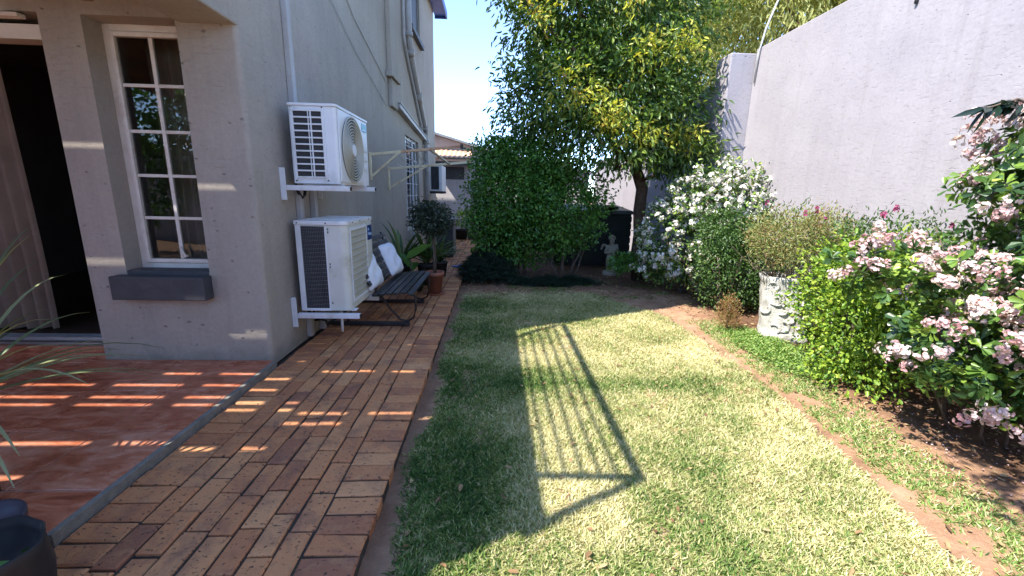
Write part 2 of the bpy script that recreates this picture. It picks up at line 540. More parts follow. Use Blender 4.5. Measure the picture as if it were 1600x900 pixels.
def foliage(name, ells, nclump, per, cr, L, mat, parent, shape='oval', ratio=0.5, droop=0.2, spread=0.7, up=0.4, tint=0.5, zmin=0.02, **kw):
    P, O, cl, q, qo = crown_pts(ells, nclump, per, cr, kw.pop('inner', 0.55), kw.pop('rough', 0.18))
    keep = P[:, 2] > zmin
    P, O, cl = P[keep], O[keep], cl[keep]
    n = len(P)
    D = O + rng.normal(size=(n, 3)) * spread + np.array([0, 0, -droop])
    Nn = rng.normal(size=(n, 3)) * 0.55 + O * 0.35 + np.array([0, 0, up])
    LL = L * rng.uniform(0.65, 1.2, n)
    r = tint * cl + (1 - tint) * rng.random(n)
    leaf_mesh(name, P, D, Nn, LL, LL * ratio, r, mat, parent, shape, **kw)
    return q, qo


def blossoms(name, centres, normals, mat, parent, k=10, cr=0.035, size=0.016, petals=5):
    """rounded heads of small five-petalled flowers"""
    n = len(centres)
    C = np.repeat(centres, k, 0)
    O = np.repeat(unit(normals), k, 0)
    d = unit(rng.normal(size=(n * k, 3)) + O * 0.9)
    F = C + d * cr * rng.uniform(0.6, 1.1, (n * k, 1))
    ax = unit(d + rng.normal(size=d.shape) * 0.35)
    u = unit(np.cross(ax, rng.normal(size=ax.shape)))
    w = np.cross(ax, u)
    P, D, NN = [], [], []
    ph = rng.uniform(0, 6.28, n * k)
    for j in range(petals):
        t = ph + 2 * math.pi * j / petals
        P.append(F)
        D.append(u * np.cos(t)[:, None] + w * np.sin(t)[:, None] + ax * 0.35)
        NN.append(ax)
    P, D, NN = np.concatenate(P), np.concatenate(D), np.concatenate(NN)
    L = size * np.tile(rng.uniform(0.75, 1.25, n * k), petals)
    r = np.tile(np.repeat(rng.random(n), k) * 0.6 + rng.random(n * k) * 0.4, petals)
    return leaf_mesh(name, P, D, NN, L, L * 0.85, r, mat, parent, 'obovate', fold=0.1, curl=0.05)


def limb_path(a, b, sag=0.1, n=5):
    a, b = np.array(a, float), np.array(b, float)
    t = np.linspace(0, 1, n)[:, None]
    j = rng.normal(size=(n, 3)) * sag * np.linalg.norm(b - a)
    j[0] = j[-1] = 0
    return a + (b - a) * t + j


M['leaf_tree'] = leafmat("tree_leaf", [(0, (0.018, 0.05, 0.012)), (0.4, (0.06, 0.125, 0.024)), (0.72, (0.13, 0.21, 0.034)), (0.9, (0.22, 0.28, 0.045)), (1, (0.38, 0.40, 0.07))], 0.38, 0.32, spec=0.5)
M['leaf_shrub'] = leafmat("round_shrub_leaf", [(0, (0.03, 0.10, 0.022)), (0.5, (0.08, 0.21, 0.035)), (1, (0.17, 0.34, 0.06))], 0.3, 0.25)
M['leaf_far'] = leafmat("far_tree_leaf", [(0, (0.18, 0.20, 0.06)), (0.5, (0.36, 0.38, 0.13)), (1, (0.52, 0.52, 0.22))], 0.5, 0.45)
M['leaf_haw'] = leafmat("hawthorn_leaf", [(0, (0.02, 0.042, 0.018)), (0.3, (0.04, 0.09, 0.03)), (0.55, (0.09, 0.18, 0.038)), (0.8, (0.24, 0.36, 0.06)), (1, (0.40, 0.48, 0.10))], 0.32, 0.28, spec=0.5)
M['leaf_privet'] = leafmat("privet_leaf", [(0, (0.045, 0.11, 0.015)), (0.4, (0.13, 0.25, 0.03)), (0.7, (0.28, 0.40, 0.045)), (1, (0.46, 0.52, 0.08))], 0.4, 0.3)
M['leaf_box'] = leafmat("boxwood_leaf", [(0, (0.025, 0.06, 0.018)), (0.5, (0.055, 0.12, 0.028)), (1, (0.13, 0.21, 0.055))], 0.4, 0.28)
M['leaf_dry'] = leafmat("dry_shrub_leaf", [(0, (0.20, 0.115, 0.055)), (0.3, (0.30, 0.21, 0.095)), (0.55, (0.19, 0.24, 0.07)), (1, (0.38, 0.42, 0.17))], 0.55, 0.3)
M['leaf_rust'] = leafmat("browned_conifer", [(0, (0.20, 0.085, 0.04)), (0.5, (0.30, 0.16, 0.065)), (1, (0.22, 0.27, 0.07))], 0.6, 0.2)
M['leaf_dark'] = leafmat("dark_broad_leaf", [(0, (0.006, 0.018, 0.014)), (1, (0.016, 0.036, 0.024))], 0.3, 0.15)
M['leaf_bright'] = leafmat("bright_broad_leaf", [(0, (0.06, 0.17, 0.03)), (1, (0.16, 0.33, 0.06))], 0.35, 0.35)
M['leaf_strap'] = leafmat("strap_leaf", [(0, (0.03, 0.07, 0.02)), (0.5, (0.07, 0.13, 0.04)), (1, (0.20, 0.26, 0.11))], 0.38, 0.22)
M['leaf_mondo'] = leafmat("mondo_grass", [(0, (0.012, 0.028, 0.018)), (1, (0.04, 0.075, 0.04))], 0.45, 0.12)
M['leaf_cover'] = leafmat("ground_cover_leaf", [(0, (0.08, 0.17, 0.03)), (0.6, (0.20, 0.33, 0.07)), (1, (0.40, 0.47, 0.16))], 0.5, 0.3)
M['leaf_dead'] = leafmat("fallen_leaf", [(0, (0.12, 0.06, 0.03)), (0.5, (0.28, 0.17, 0.08)), (1, (0.45, 0.34, 0.18))], 0.8, 0.1)
M['sunlit_shoot'] = leafmat("sunlit_shoot_leaf", [(0, (0.36, 0.16, 0.05)), (0.15, (0.42, 0.34, 0.06)), (0.5, (0.42, 0.45, 0.06)), (1, (0.56, 0.55, 0.10))], 0.4, 0.4)
M['petal_white'] = leafmat("white_petal", [(0, (0.72, 0.62, 0.62)), (0.4, (0.80, 0.76, 0.74)), (1, (0.84, 0.83, 0.80))], 0.6, 0.25, 1.0)
M['petal_pink'] = leafmat("pale_pink_petal", [(0, (0.42, 0.20, 0.22)), (0.3, (0.62, 0.40, 0.42)), (0.65, (0.78, 0.62, 0.63)), (1, (0.84, 0.75, 0.74))], 0.6, 0.25, 1.0)
M['petal_magenta'] = leafmat("magenta_petal", [(0, (0.22, 0.02, 0.09)), (1, (0.42, 0.06, 0.19))], 0.6, 0.2, 1.0)
M['blade'] = leafmat("grass_blade", [(0, (0.035, 0.09, 0.02)), (0.25, (0.08, 0.17, 0.035)), (0.45, (0.20, 0.29, 0.07)), (0.62, (0.42, 0.42, 0.18)), (0.8, (0.60, 0.56, 0.31)), (1, (0.72, 0.67, 0.43))], 0.6, 0.3, 1.3, 0.3)

# ------------------------------------------------------------------ the setting: ground, path, terrace
WX, WY = -1.69, 3.13                      # house corner
EX = [-200, -0.47, 0, 1, 2, 3.6, 200]
g = MB()
g.box(-150, 150, -150, 300, -0.6, -0.10)
tag(g.build("ground", M['ground']), kind='structure')


def lawn_mask(x, y):
    left = -0.40 + 0.13 * (vnoise(x, y, 3, 0.28) - 0.35) + 0.05 * (vnoise(x, y, 8, 0.09) - 0.5) + 0.05 * np.clip(1.9 - y, 0, 1)
    right = np.interp(y, [-2, 1.2, 1.35, 2.0, 2.83, 3.7, 4.7, 5.2, 6.2], [1.74, 1.80, 1.84, 1.96, 2.04, 2.08, 2.02, 1.7, 1.2]) + 0.10 * (vnoise(x, y, 5, 0.3) - 0.5) + 0.08 * (vnoise(x, y, 15, 0.08) - 0.5)
    far = 5.75 + 0.5 * (vnoise(x, y, 4, 0.5) - 0.5)
    soft = lambda d, s: np.clip(d / s + 0.5, 0, 1)
    m = soft(x - left, 0.10) * soft(right - x, 0.14) * soft(far - y, 0.5)
    bare = np.clip((vnoise(x, y, 21, 0.42) * 0.55 + vnoise(x, y, 22, 0.13) * 0.45 - 0.70) / 0.14, 0, 1)
    return m * (1 - 0.7 * bare)


def strip_mask(x, y):
    """sparse growth between the bare track and the shrubs"""
    lo = np.interp(y, [1.2, 1.34, 2.83, 4.2, 4.7], [1.95, 1.96, 2.15, 2.20, 2.16])
    m = np.clip((x - lo) / 0.06, 0, 1) * np.clip((lo + 0.46 - x) / 0.2, 0, 1) * np.clip((4.6 - y) / 0.3, 0, 1)
    return m * np.clip((vnoise(x, y, 31, 0.16) * 0.6 + vnoise(x, y, 32, 0.05) * 0.4 - 0.28) / 0.2, 0, 1)


def ground_z(x, y):
    z = -0.035 + 0.02 * (vnoise(x, y, 41, 0.5) - 0.5) + 0.012 * (vnoise(x, y, 42, 0.12) - 0.5)
    track = np.interp(y, [1.2, 1.34, 2.0, 2.83, 3.7, 4.7], [1.88, 1.90, 2.03, 2.11, 2.15, 2.12])
    z -= 0.025 * np.exp(-((x - track) / 0.09) ** 2) * (y < 5)
    z -= 0.02 * np.exp(-((x + 0.45) / 0.06) ** 2)
    return z + 0.02 * np.clip((x - 2.3) / 0.6, 0, 1)


xs, ys = np.arange(-0.60, 3.62, 0.03), np.concatenate([np.arange(-2.5, 0.9, 0.2), np.arange(0.9, 7, 0.03), np.arange(7, 14.75, 0.12)])
gx_, gy_ = np.meshgrid(xs, ys)
gz_ = ground_z(gx_, gy_) + 0.016 * (rng.random(gx_.shape) - 0.5)
nx, ny = len(xs), len(ys)
me = bpy.data.meshes.new("garden_soil")
ii = (np.arange(ny - 1)[:, None] * nx + np.arange(nx - 1)[None]).reshape(-1)
me.from_pydata(np.stack([gx_, gy_, gz_], -1).reshape(-1, 3).tolist(), [], np.stack([ii, ii + 1, ii + 1 + nx, ii + nx], 1).tolist())
me.attributes.new("lawn", 'FLOAT', 'POINT').data.foreach_set("value", np.clip(lawn_mask(gx_, gy_) + 0.4 * strip_mask(gx_, gy_), 0, 1).reshape(-1).astype(np.float32))
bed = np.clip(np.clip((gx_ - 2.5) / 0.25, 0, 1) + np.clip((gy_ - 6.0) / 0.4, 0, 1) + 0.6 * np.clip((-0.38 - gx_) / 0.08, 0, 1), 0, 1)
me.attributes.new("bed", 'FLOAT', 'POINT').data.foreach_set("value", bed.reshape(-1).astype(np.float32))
me.polygons.foreach_set("use_smooth", [True] * len(me.polygons))
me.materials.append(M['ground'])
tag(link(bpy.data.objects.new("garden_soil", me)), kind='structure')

# path: every brick bevelled and slightly askew
pb = MB()


def paver(x0, x1, y0, y1):
    j = 0.0036 + 0.0030 * random.random()
    x0, x1, y0, y1 = x0 + j, x1 - j, y0 + j, y1 - j
    c = 0.007
    z = max(-0.004, min(0.005, random.gauss(0, 0.0025)))
    tx, ty = random.gauss(0, 0.009), random.gauss(0, 0.009)
    dx, dy, a = random.gauss(0, 0.0018), random.gauss(0, 0.0018), random.gauss(0, 0.010)
    cx, cy = (x0 + x1) / 2, (y0 + y1) / 2

    def p(x, y, zz):
        u, w = x - cx, y - cy
        return (cx + dx + u - a * w, cy + dy + w + a * u, zz + z + tx * u + ty * w)
    q = [p(x, y, -0.06) for x, y in ((x0, y0), (x1, y0), (x1, y1), (x0, y1))]
    q += [p(x, y, -c) for x, y in ((x0, y0), (x1, y0), (x1, y1), (x0, y1))]
    q += [p(x, y, 0) for x, y in ((x0 + c, y0 + c), (x1 - c, y0 + c), (x1 - c, y1 - c), (x0 + c, y1 - c))]
    fs = []
    for b in (0, 4):
        for k in range(4):
            fs.append((b + k, b + (k + 1) % 4, b + 4 + (k + 1) % 4, b + 4 + k))
    fs.append((8, 9, 10, 11))
    pb.add(q, fs, rnd=min(0.9, max(0.2, random.gauss(0.56, 0.2))))


XL, XR, BW = -1.655, -0.485, 0.2225
y = 0.35
while y < 14.55:
    w = 0.1085
    paver(XL, XL + BW, y, y + w)
    paver(XR - BW, XR, y + 0.03, y + 0.03 + w)
    y += w
sw = (XR - XL - 2 * BW) / 7
for k in range(7):
    y = 0.3 - random.random() * 0.22
    while y < 14.55:
        w = 0.2225 + random.gauss(0, 0.001)
        paver(XL + BW + k * sw, XL + BW + (k + 1) * sw, y, y + w)
        y += w
tag(pb.build("brick_path", M['brick']), kind='structure')
g = MB()
g.box(XL - 0.03, XR - 0.004, -2.5, 14.68, -0.11, -0.0125)
tag(g.build("joint_sand", M['sand']), kind='structure')

# terrace of terracotta tiles with a concrete edge
g = MB()
gr = 0.004
tx_edges = [-1.685 - 0.405] + [-1.685 - 0.405 - 0.462 * k for k in range(1, 8)]
ty_edges = [1.67 + 0.463 * k for k in range(-6, 4)] + [3.128]
xe = sorted(tx_edges + [-1.684])
for i in range(len(xe) - 1):
    for j_ in range(len(ty_edges) - 1):
        if ty_edges[j_ + 1] - ty_edges[j_] > 0.03:
            g.box(xe[i] + gr, xe[i + 1] - gr, ty_edges[j_] + gr, ty_edges[j_ + 1] - gr, 0.0, 0.045, rnd=random.random())
tag(g.build("terrace_tiles", M['tile'], bevel=0.0015, seg=1), kind='structure')
g = MB()
g.box(-5.4, -1.684, -1.2, 3.129, -0.1, 0.041)
tag(g.build("terrace_slab", mottled("tile_grout", (0.30, 0.21, 0.17), (0.38, 0.28, 0.23), 20, 0.9)), kind='structure')
g = MB()
yk = -1.2
while yk < 3.12:
    y2 = min(yk + 0.95 + random.uniform(-0.1, 0.1), 3.127)
    g.box(-1.683, -1.657, yk + 0.004, y2 - 0.003, -0.1, 0.044 + random.uniform(-0.002, 0.001))
    yk = y2
tag(g.build("terrace_kerb", M['concrete'], bevel=0.004), kind='structure')

# ------------------------------------------------------------------ the house
house = thing("house", (WX, WY, 0), "grey roughcast two storey house with a small pane window and an open patio door", "house")
ZT = 6.05


def panel(mb, o, U, u_, V, v_, T, th, holes):
    """wall sheet with openings: breaks u_, v_ along axes U, V from o; thickness th towards T; holes are (u0,u1,v0,v1)"""
    o, U, V, T = Vector(o), Vector(U), Vector(V), Vector(T)
    us = sorted(set(u_) | {h for q in holes for h in q[:2]})
    vs = sorted(set(v_) | {h for q in holes for h in q[2:]})
    P = lambda a, b, d: o + U * a + V * b + T * (th * d)
    for i in range(len(us) - 1):
        for j in range(len(vs) - 1):
            cu, cv = (us[i] + us[i + 1]) / 2, (vs[j] + vs[j + 1]) / 2
            if any(h[0] < cu < h[1] and h[2] < cv < h[3] for h in holes): continue
            for d in (0, 1):
                mb.quad(P(us[i], vs[j], d), P(us[i + 1], vs[j], d), P(us[i + 1], vs[j + 1], d), P(us[i], vs[j + 1], d))
    for a, b, c, d in holes:
        for p, q in (((a, c), (b, c)), ((b, c), (b, d)), ((b, d), (a, d)), ((a, d), (a, c))):
            mb.quad(P(*p, 0), P(*q, 0), P(*q, 1), P(*p, 1))


WIN = (-2.66, -2.075, 0.725, 2.395)        # x0 x1 z0 z1, opening in the patio wall
DOOR = (-5.0, -2.925, 0.0, 2.40)
SWIN = (8.42, 9.85, 0.55, 2.36)           # y0 y1 z0 z1, opening in the side wall
UWIN = (9.1, 10.4, 4.46, 5.5)
RC = 0.035
g = MB()
panel(g, (0, WY, 0), (1, 0, 0), [-9.0, WX - RC], (0, 0, 1), [0, ZT], (0, 1, 0), 0.22, [WIN, DOOR])
panel(g, (WX, 0, 0), (0, 1, 0), [WY + RC, 12.6], (0, 0, 1), [0, ZT], (-1, 0, 0), 0.22, [SWIN, UWIN])
n = 8
for k in range(n):
    a0, a1 = math.pi / 2 * k / n, math.pi / 2 * (k + 1) / n
    q = lambda a, z: (WX - RC + RC * math.sin(a), WY + RC - RC * math.cos(a), z)
    g.add([q(a0, 0), q(a1, 0), q(a1, ZT), q(a0, ZT)], [(0, 1, 2, 3)], True)
g.quad((WX, 12.6, 0), (-9, 12.6, 0), (-9, 12.6, ZT), (WX, 12.6, ZT))
g.quad((-9, 3.13, 0), (-9, 12.6, 0), (-9, 12.6, ZT), (-9, 3.13, ZT))
g.build("wall", M['plaster_house'], house)
# patio beam and its corner post, flush with the side wall
g = MB()
g.box(-2.06, WX, 0.57, WY + RC, 2.37, 2.75)
g.build("patio_beam", M['plaster_house'], house, 0.012)
g = MB()
g.box(-2.06, WX, 0.572, 0.90, 0.0, 2.369)
g.build("patio_post", M['plaster_house'], house, 0.012)
g = MB()
g.box(-5.9, -5.6, 0.3, 3.12, 0, 2.6)
g.build("patio_end_wall", M['plaster_house'], house)
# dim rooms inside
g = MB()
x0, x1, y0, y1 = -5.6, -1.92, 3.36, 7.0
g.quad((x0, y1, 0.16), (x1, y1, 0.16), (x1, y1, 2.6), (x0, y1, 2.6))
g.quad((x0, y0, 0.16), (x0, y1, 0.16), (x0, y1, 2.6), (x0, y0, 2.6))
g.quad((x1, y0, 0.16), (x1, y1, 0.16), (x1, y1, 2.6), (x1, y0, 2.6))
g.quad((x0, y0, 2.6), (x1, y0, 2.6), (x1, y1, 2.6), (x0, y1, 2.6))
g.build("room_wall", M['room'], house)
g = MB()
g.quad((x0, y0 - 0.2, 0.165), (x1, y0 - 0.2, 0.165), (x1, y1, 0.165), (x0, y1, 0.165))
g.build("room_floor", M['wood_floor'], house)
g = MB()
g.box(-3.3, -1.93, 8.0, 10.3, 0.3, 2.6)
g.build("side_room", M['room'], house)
# roof: blue tiles with eaves on the garden side
g = MB()
e0, e1 = -1.36, 12.95
zb = ZT + 0.02
rise = 0.5
nrow = 14
for k in range(nrow):
    xa, xb = e0 - k * 0.30, e0 - (k + 1) * 0.30 - 0.03
    za, z2 = zb + (k * 0.30) * rise, zb + ((k + 1) * 0.30 + 0.03) * rise
    ncol = 33
    for c in range(ncol):
        ye = e1 - k * 0.30
        ya, yb = 3.0 + c * (ye - 3.0) / ncol, 3.0 + (c + 1) * (ye - 3.0) / ncol - 0.012
        zz = 0.03
        g.add([(xa, ya, za + zz), (xa, yb, za + zz), (xb, yb, z2), (xb, ya, z2), (xa, ya, za), (xa, yb, za)], [(0, 1, 2, 3), (4, 5, 1, 0), (0, 3, 4), (1, 5, 2)])
g.build("roof", M['blue_tile'], house)
g = MB()
g.box(e0 - 0.02, e0 + 0.012, 3.0, e1, zb - 0.16, zb + 0.012)
g.box(-1.69, e0 - 0.02, e1 - 0.03, e1, zb - 0.16, zb + 0.02)
g.build("fascia", M['blue_tile'], house)
g = MB()
hz = zb + 4.04 * rise - 0.01
g.quad((e0, 3.0, zb - 0.01), (e0, e1, zb - 0.01), (-5.4, e1 - 4.04, hz), (-5.4, 3.0, hz))
g.add([(e0, e1, zb - 0.005), (-9.3, e1, zb - 0.005), (-5.4, e1 - 4.04, hz)], [(0, 1, 2)])
g.quad((-5.4, 3.0, hz), (-5.4, e1 - 4.04, hz), (-9.3, e1, zb), (-9.3, 3.0, zb))
g.box(-1.688, e0 - 0.021, 3.0, e1 - 0.031, zb - 0.10, zb - 0.06)
g.build("roof_deck", M['blue_tile'], house)

# patio window
FY = 3.275


def window_y(parent):
    x0, x1, z0, z1 = WIN
    f = MB()
    f.box(x0, x0 + 0.042, FY, FY + 0.05, z0, z1)
    f.box(x1 - 0.042, x1, FY, FY + 0.05, z0, z1)
    f.box(x0 + 0.042, x1 - 0.042, FY, FY + 0.05, z1 - 0.045, z1)
    f.box(x0 + 0.042, x1 - 0.042, FY, FY + 0.05, z0, z0 + 0.042)
    s0, s1 = x0 + 0.045, x1 - 0.045
    for a, b in ((s0, s0 + 0.03), (s1 - 0.03, s1)): f.box(a, b, FY - 0.012, FY + 0.03, z0 + 0.045, z1 - 0.048)
    f.box(s0 + 0.03, s1 - 0.03, FY - 0.012, FY + 0.03, z1 - 0.078, z1 - 0.048)
    f.box(s0 + 0.03, s1 - 0.03, FY - 0.012, FY + 0.03, z0 + 0.045, z0 + 0.075)
    w = f.build("window", M['white_frame'], parent, 0.005)
    b = MB()
    mx = -2.357
    b.box(mx - 0.013, mx + 0.013, FY + 0.002, FY + 0.024, z0 + 0.075, z1 - 0.078)
    rows = 5
    hh = (z1 - 0.078 - z0 - 0.075) / rows
    for k in range(1, rows):
        z = z0 + 0.075 + hh * k
        b.box(s0 + 0.03, mx - 0.013, FY + 0.003, FY + 0.023, z - 0.011, z + 0.011)
        b.box(mx + 0.013, s1 - 0.03, FY + 0.003, FY + 0.023, z - 0.011, z + 0.011)
    b.build("glazing_bar", M['white_frame'], w, 0.003)
    p = MB()
    p.quad((s0 + 0.02, FY + 0.0135, z0 + 0.07), (s1 - 0.02, FY + 0.0135, z0 + 0.07), (s1 - 0.02, FY + 0.0135, z1 - 0.08), (s0 + 0.02, FY + 0.0135, z1 - 0.08))
    p.build("pane", M['glass'], w)
    h = MB()
    h.bar((mx + 0.05, FY - 0.03, z0 + 0.10), (mx + 0.02, FY - 0.035, z0 + 0.17), 0.014, 0.012)
    h.tube([(mx + 0.05, FY - 0.005, z0 + 0.10), (mx + 0.05, FY - 0.04, z0 + 0.10)], 0.009, 8)
    h.build("catch", M['white_frame'], w, 0.002)
    return w


window_y(house)
g = MB()
g.box(-2.71, -2.062, 3.03, WY - 0.002, 0.535, 0.705)
g.box(-2.658, -2.077, WY - 0.002, FY - 0.002, 0.60, 0.732)
g.build("window_sill", M['dark_paint'], house, 0.006)

# sliding patio door: track, head, step
g = MB()
g.box(-5.0, -2.927, 3.20, 3.30, 0.135, 0.16)
g.box(-5.0, -2.927, 3.205, 3.215, 0.16, 0.19)
g.box(-5.0, -2.927, 3.245, 3.255, 0.16, 0.19)
g.box(-5.0, -2.927, 3.285, 3.295, 0.16, 0.19)
fr = g.build("sliding_door", M['alu'], house)
g = MB()
g.box(-5.0, -2.927, 3.17, 3.30, 2.25, 2.34)
g.box(-5.0, -3.02, 3.10, 3.16, 2.36, 2.385)
g.build("door_head", M['white_frame'], fr, 0.004)
g = MB()
for a, b in ((-4.9, -4.85), (-4.06, -4.00)): g.box(a, b, 3.262, 3.280, 0.19, 2.25)
g.box(-4.85, -4.06, 3.262, 3.280, 0.19, 0.27)
g.box(-4.85, -4.06, 3.262, 3.280, 2.17, 2.25)
g.build("door_leaf", M['alu'], fr, 0.002)
g = MB()
g.quad((-4.85, 3.271, 0.27), (-4.06, 3.271, 0.27), (-4.06, 3.271, 2.17), (-4.85, 3.271, 2.17))
g.build("pane", M['glass'], fr)
g = MB()
g.box(-5.0, -2.927, 3.14, 3.345, 0.0, 0.088)
g.box(-5.0, -2.927, 3.155, 3.345, 0.088, 0.134)
g.build("door_step", M['tile'], house, 0.004)

# side window with white burglar bars
y0, y1, z0, z1 = SWIN
g = MB()
g.box(WX - 0.11, WX - 0.06, y0, y0 + 0.05, z0, z1)
g.box(WX - 0.11, WX - 0.06, y1 - 0.05, y1, z0, z1)
g.box(WX - 0.11, WX - 0.06, y0 + 0.05, y1 - 0.05, z1 - 0.05, z1)
g.box(WX - 0.11, WX - 0.06, y0 + 0.05, y1 - 0.05, z0, z0 + 0.05)
sw_ = g.build("side_window", M['white_frame'], house)
g = MB()
g.quad((WX - 0.085, y0 + 0.05, z0 + 0.05), (WX - 0.085, y1 - 0.05, z0 + 0.05), (WX - 0.085, y1 - 0.05, z1 - 0.05), (WX - 0.085, y0 + 0.05, z1 - 0.05))
g.build("pane", M['glass'], sw_)
g = MB()
for k in range(4):
    yy = y0 + 0.18 + k * 0.34
    g.bar((WX - 0.03, yy, z0), (WX - 0.03, yy, z1), 0.022, 0.012, (1, 0, 0))
for k in range(7):
    zz = z0 + 0.2 + k * 0.24
    g.bar((WX - 0.034, y0, zz), (WX - 0.034, y1, zz), 0.012, 0.006, (1, 0, 0))
g.bar((WX + 0.02, 9.0, 0.35), (WX + 0.02, 9.0, 2.30), 0.03, 0.03, (1, 0, 0))
g.build("burglar_bar", M['bracket'], sw_)
g = MB()
y0, y1, z0, z1 = UWIN
g.box(WX - 0.11, WX - 0.05, y0, y1, z0, z1)
uw = g.build("upper_window", M['dark_paint'], house)
g = MB()
g.box(WX + 0.002, WX + 0.09, y0 - 0.03, y1 + 0.03, z0 - 0.09, z0 - 0.005)
g.build("window_sill", M['dark_paint'], uw, 0.005)

# boxed ducts, drainpipes and cable trunking on the side wall
g = MB()
g.box(WX + 0.001, WX + 0.075, 7.22, 7.68, 3.12, ZT - 0.02)
g.box(WX + 0.001, WX + 0.105, 7.12, 7.72, 3.05, 3.118)
g.box(WX + 0.001, WX + 0.06, 7.25, 7.66, 2.64, 3.048)
g.build("boxed_duct", M['plaster_house'], house, 0.008)
g = MB()
g.bar((WX + 0.05, 7.66, 2.72), (WX + 0.05, 10.45, 2.50), 0.09, 0.07)
g.bar((WX + 0.055, 7.64, 2.765), (WX + 0.055, 10.47, 2.545), 0.11, 0.018)
g.build("ledge", M['pipe'], house, 0.004)
g = MB()
px = WX + 0.075
g.tube([(px, 8.72, ZT - 0.1), (px, 8.72, 4.12), (px, 8.76, 4.0), (px, 8.85, 3.86), (px, 9.62, 3.26), (px, 10.40, 2.75), (px, 10.5, 2.66), (px, 10.52, 2.4), (px, 10.52, 0.05)], 0.058, 14)
for a, b in (((px, 8.72, 4.18), (px, 8.72, 4.10)), ((px, 8.80, 3.92), (px, 8.88, 3.84)), ((px, 9.55, 3.31), (px, 9.72, 3.18)), ((px, 10.36, 2.78), (px, 10.44, 2.71)), ((px, 10.52, 2.5), (px, 10.52, 2.4))):
    g.tube([a, b], 0.073, 14)
g.build("drainpipe", M['pipe'], house)
g = MB()
px = WX + 0.035
g.tube([(px, 8.45, ZT - 0.1), (px, 8.45, 4.0), (px, 8.5, 3.9), (px, 10.1, 2.75), (px, 10.15, 2.65)], 0.026, 10)
g.tube([(px, 11.05, 2.3), (px, 11.05, 1.35)], 0.02, 8)
g.build("vent_pipe", M['pipe'], house)
g = MB()
g.box(WX + 0.001, WX + 0.045, 3.74, 3.80, 0.02, 1.62)
g.box(WX + 0.001, WX + 0.05, 3.77, 3.83, 2.0, 5.6)
g.box(WX + 0.001, WX + 0.05, 4.02, 4.08, 0.0, 2.0)
g.build("cable_trunking", M['pipe'], house, 0.006)
g = MB()
g.tube([(WX + 0.012, 5.0, 3.6), (WX + 0.012, 5.6, 3.32), (WX + 0.012, 7.1, 2.95)], 0.006, 6)
g.tube([(WX + 0.012, 4.2, 3.45), (WX + 0.012, 5.6, 2.95), (WX + 0.012, 7.1, 2.6)], 0.004, 6)
g.build("cable", M['pipe'], house)

# ------------------------------------------------------------------ patio cover (unseen; gaps and infill placed to throw the stripes of sun)
cover = thing("patio_cover", (-3.6, 1.6, 2.58), "weathered timber slat cover over the tiled patio beside the house", "pergola")
gaps = {1.13: [(-9, -3.0)], 1.38: [(-3.05, -2.7)], 1.50: [(-3.0, -2.1)], 1.53: [(-9, -3.05)], 1.63: [(-9, -3.05)], 1.80: [(-9, -3.2)], 1.98: [(-4.1, -3.2)],
        2.12: [(-3.1, -2.4)], 2.31: [(-3.64, -3.3)], 2.50: [(-4.22, -3.88)], 2.69: [(-3.1, -2.5)], 2.78: [(-3.66, -3.28)], 3.04: [(-5, -3.2)], 0.86: [(-4.35, -3.9)]}
ks = sorted(gaps)
edges = [0.32]
g = MB()
prev = 0.32
GW = 0.036
for k in ks:
    GW = 0.017 if 2.2 < k < 2.9 else 0.034
    if k - GW / 2 > prev: g.box(-5.6, -2.065, prev, k - GW / 2, 2.585, 2.605)
    cur = -5.6
    for a, b in gaps[k]:
        a = max(a, -5.6)
        b = min(b, -2.065)
        if a > cur: g.box(cur, a, k - GW / 2, k + GW / 2, 2.585, 2.605)
        cur = b
    if cur < -2.065: g.box(cur, -2.065, k - GW / 2, k + GW / 2, 2.585, 2.605)
    prev = k + GW / 2
g.box(-5.6, -2.065, prev, 3.125, 2.585, 2.605)
g.build("slat", M['slat'], cover)
for xr in (-5.44, -4.87, -4.30, -3.73, -3.16, -2.59):
    g = MB()
    g.box(xr - 0.03, xr + 0.03, 0.32, 3.125, 2.47, 2.583)
    g.build("rafter", M['slat'], cover)

# clothes airer on the patio beam, above the frame: throws the barred shadow on the lawn
ZA = 2.78
sh = lambda X, Y: (X - TX * (ZA + 0.03), Y - TY * (ZA + 0.03), ZA)
rack = thing("overhead_airer", (WX, 1.0, ZA), "cream steel clothes airer fixed high on the patio beam", "clothes airer", "wall mounted clothes airers")
g = MB()
g.bar(sh(0.10, 1.84), sh(0.76, 1.83), 0.045, 0.03)
g.bar(sh(0.72, 4.31), sh(0.14, 3.82), 0.04, 0.03)
g.bar(sh(0.745, 1.80), sh(0.765, 4.33), 0.042, 0.03)
g.bar(sh(0.76, 1.83), sh(0.14, 1.47), 0.05, 0.03)
g.build("arm", M['cream_steel'], rack)
for k in range(5):
    xk = 0.29 + k * 0.088
    g = MB()
    g.tube([sh(xk, 1.84), sh(xk + 0.006, 3.86 + (xk - 0.2) * 0.84)], 0.0105, 6)
    g.build("line", M['galv'], rack)

